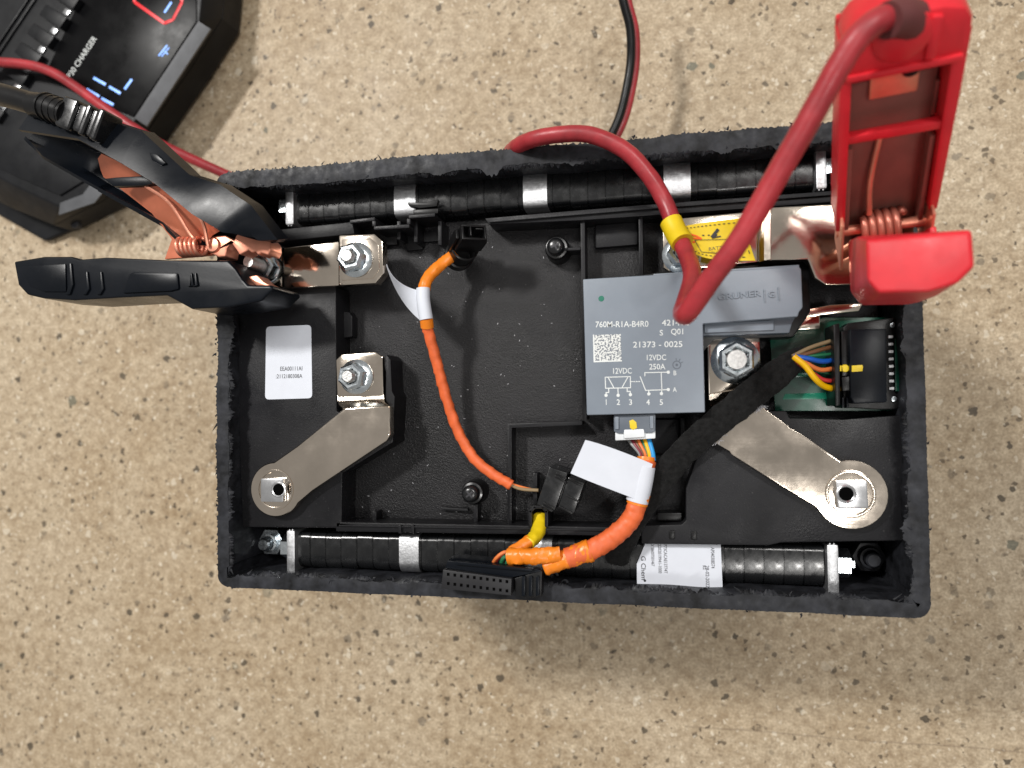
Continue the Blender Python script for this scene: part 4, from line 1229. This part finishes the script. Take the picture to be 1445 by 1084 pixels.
obj('jaw', pprism([(290, 345), (300, 334), (318, 332), (330, 339), (333, 332), (344, 322), (352, 323), (362, 334), (374, 333), (381, 341), (382, 352), (378, 360), (368, 357), (364, 360), (360, 355), (355, 357), (350, 353), (345, 356), (338, 360), (333, 352), (326, 343), (320, 350), (318, 362), (308, 363), (298, 358)], 9, 18, 0.7, 3), M['copper'], bc)
obj('jaw', pprism([(334, 388), (340, 392), (352, 390), (362, 388), (372, 398), (384, 404), (378, 412), (366, 406), (350, 396), (337, 396)], 6, 15, 0.8), M['copper'], bc)

# ================================================================== CHARGER
ch = thing('battery_charger', 'black battery charger with lit blue digits on the floor', 'charger', P(150, 100, FLOOR))
CT = -150.0
lowo = [(345, -60), (332, 20), (320, 58), (286, 90), (258, 132), (212, 196), (174, 256), (140, 308), (62, 341), (0, 306), (-60, 268), (-140, 120), (60, -150), (300, -150)]
lo0 = [P(x, y, -184) for x, y in lowo]
ctr = sum(lo0, Vector()) / len(lo0)
bot = [Vector((p.x, p.y, FLOOR)) for p in [ctr + (q - ctr) * 0.99 for q in lo0]]
obj('lower_shell', loft(bot, lo0, 3.0, 3), M['charger'], ch)
topo = [(290, -60), (281, 31), (240, 94), (191, 168), (168, 240), (140, 262), (84, 292), (20, 262), (-30, 235), (-110, 120), (40, -120), (270, -130)]
t0 = [P(x, y, CT) for x, y in topo]
midl = [P(x, y, -166) for x, y in ((322, -60), (314, 26), (270, 96), (208, 186), (180, 250), (146, 284), (76, 318), (8, 290), (-50, 258), (-130, 120), (50, -140), (290, -140))]
b0 = [Vector((p.x, p.y, -186)) for p in midl]
bm = loft(b0, midl, 1.0)
bm = loft([p + Vector((0, 0, 0.0)) for p in midl], t0, 1.2, 2, bm)
obj('upper_shell', bm, M['charger'], ch)
obj('front_strip', loft([P(x, y, CT - 6) for x, y in ((281, 31), (299, 42), (208, 180), (190, 168))], [P(280, 30, CT + 0.8), P(297, 41, CT - 3), P(207, 178, CT - 3), P(190, 167, CT + 0.8)], 0.3), M['chargerlight'], ch)
obj('end_facet', patch([[P(136, 250, CT + 0.8), P(118, 274, CT + 0.8), P(86, 286, CT + 0.8)], [P(152, 264, CT - 3), P(134, 286, CT - 3), P(84, 303, CT - 3)]], 1.0), M['chargerlight'], ch)
obj('end_panel', pprism([(-30, 180), (30, 150), (110, 190), (150, 225), (120, 254), (84, 276), (20, 248), (-20, 228)], CT - 1, CT + 1.6, 0.7), M['charger'], ch)
PZ = CT + 0.8
obj('display_panel', pprism([(140, -60), (276, -60), (277, 30), (188, 165), (150, 150), (78, 118), (62, 108)], CT - 1, PZ, 0.3), M['panel'], ch)
text('P30 CHARGER', (99.5, 112), (137, 55), 8, PZ + 0.1, M['laser'], ch)
bm = None
def seg(bm, x0, y0, x1, y1, w):
    a, b_ = P(x0, y0, PZ + 0.15), P(x1, y1, PZ + 0.15)
    d = b_ - a
    return box((a + b_) / 2, (d.length, w, 0.3), 0.1, rz(math.degrees(math.atan2(d.y, d.x))), bm)
for s_ in ((132, 110, 149, 119.5), (154, 122.5, 170, 132), (176, 126, 186, 112), (122, 126, 140, 136.5), (143, 139, 160, 148), (149, 163, 155, 166)):
    obj('lit_segment', seg(None, *s_, 1.9), M['digit'], ch)
obj('lit_icon', seg(seg(seg(None, 224, 79, 236, 64, 1.2), 228, 80, 239, 67, 0.8), 232, 72, 237, 77, 0.8), M['digit'], ch)
obj('lit_icon', seg(None, 232, 18, 242, 3, 1.6), M['digit'], ch)
ringpx = [(186, -14), (190, 3), (232, 33), (244, 28), (257, 3), (250, -30)]
for a, b_ in zip(ringpx, ringpx[1:]):
    obj('button_ring', seg(None, *a, *b_, 2.2), M['redring'], ch)
# cooling fins with bright slots between
ax0, ax1 = Vector((98, -12)), Vector((-10, 150))
dirv = (ax1 - ax0).normalized()
nv = Vector((-dirv.y, dirv.x))
for k in range(7):
    c = ax0 + dirv * (10 + k * 32)
    def q(u, v): return tuple(c + dirv * u + nv * -v)
    obj('cooling_fin', pprism([q(-9, -18), q(9, -18), q(9, 17), q(-9, 17)], CT - 4, CT + 5, 0.6), M['charger'], ch)
    obj('cooling_slot', pprism([q(12, -14 + 22), q(21, -14 + 22), q(21, -14 + 30), q(12, -14 + 30)], CT - 3, CT + 1.5, 0.4), M['chrome'], ch)
for off in (38, 46):
    a = ax0 + nv * off - dirv * 40; b_ = ax1 + nv * off
    obj('shell_seam', pprism([(a.x, a.y), (a.x + 3, a.y + 1.5), (b_.x + 3, b_.y + 1.5), (b_.x, b_.y)], CT - 2, CT + 1.6, 0.4), M['charger'], ch)
obj('foot', lathe(P(106, 316, -176), [(3.4, -3), (3.4, 0.6), (2.6, 1.2), (0, 1.2)], 18), M['ink'], ch)
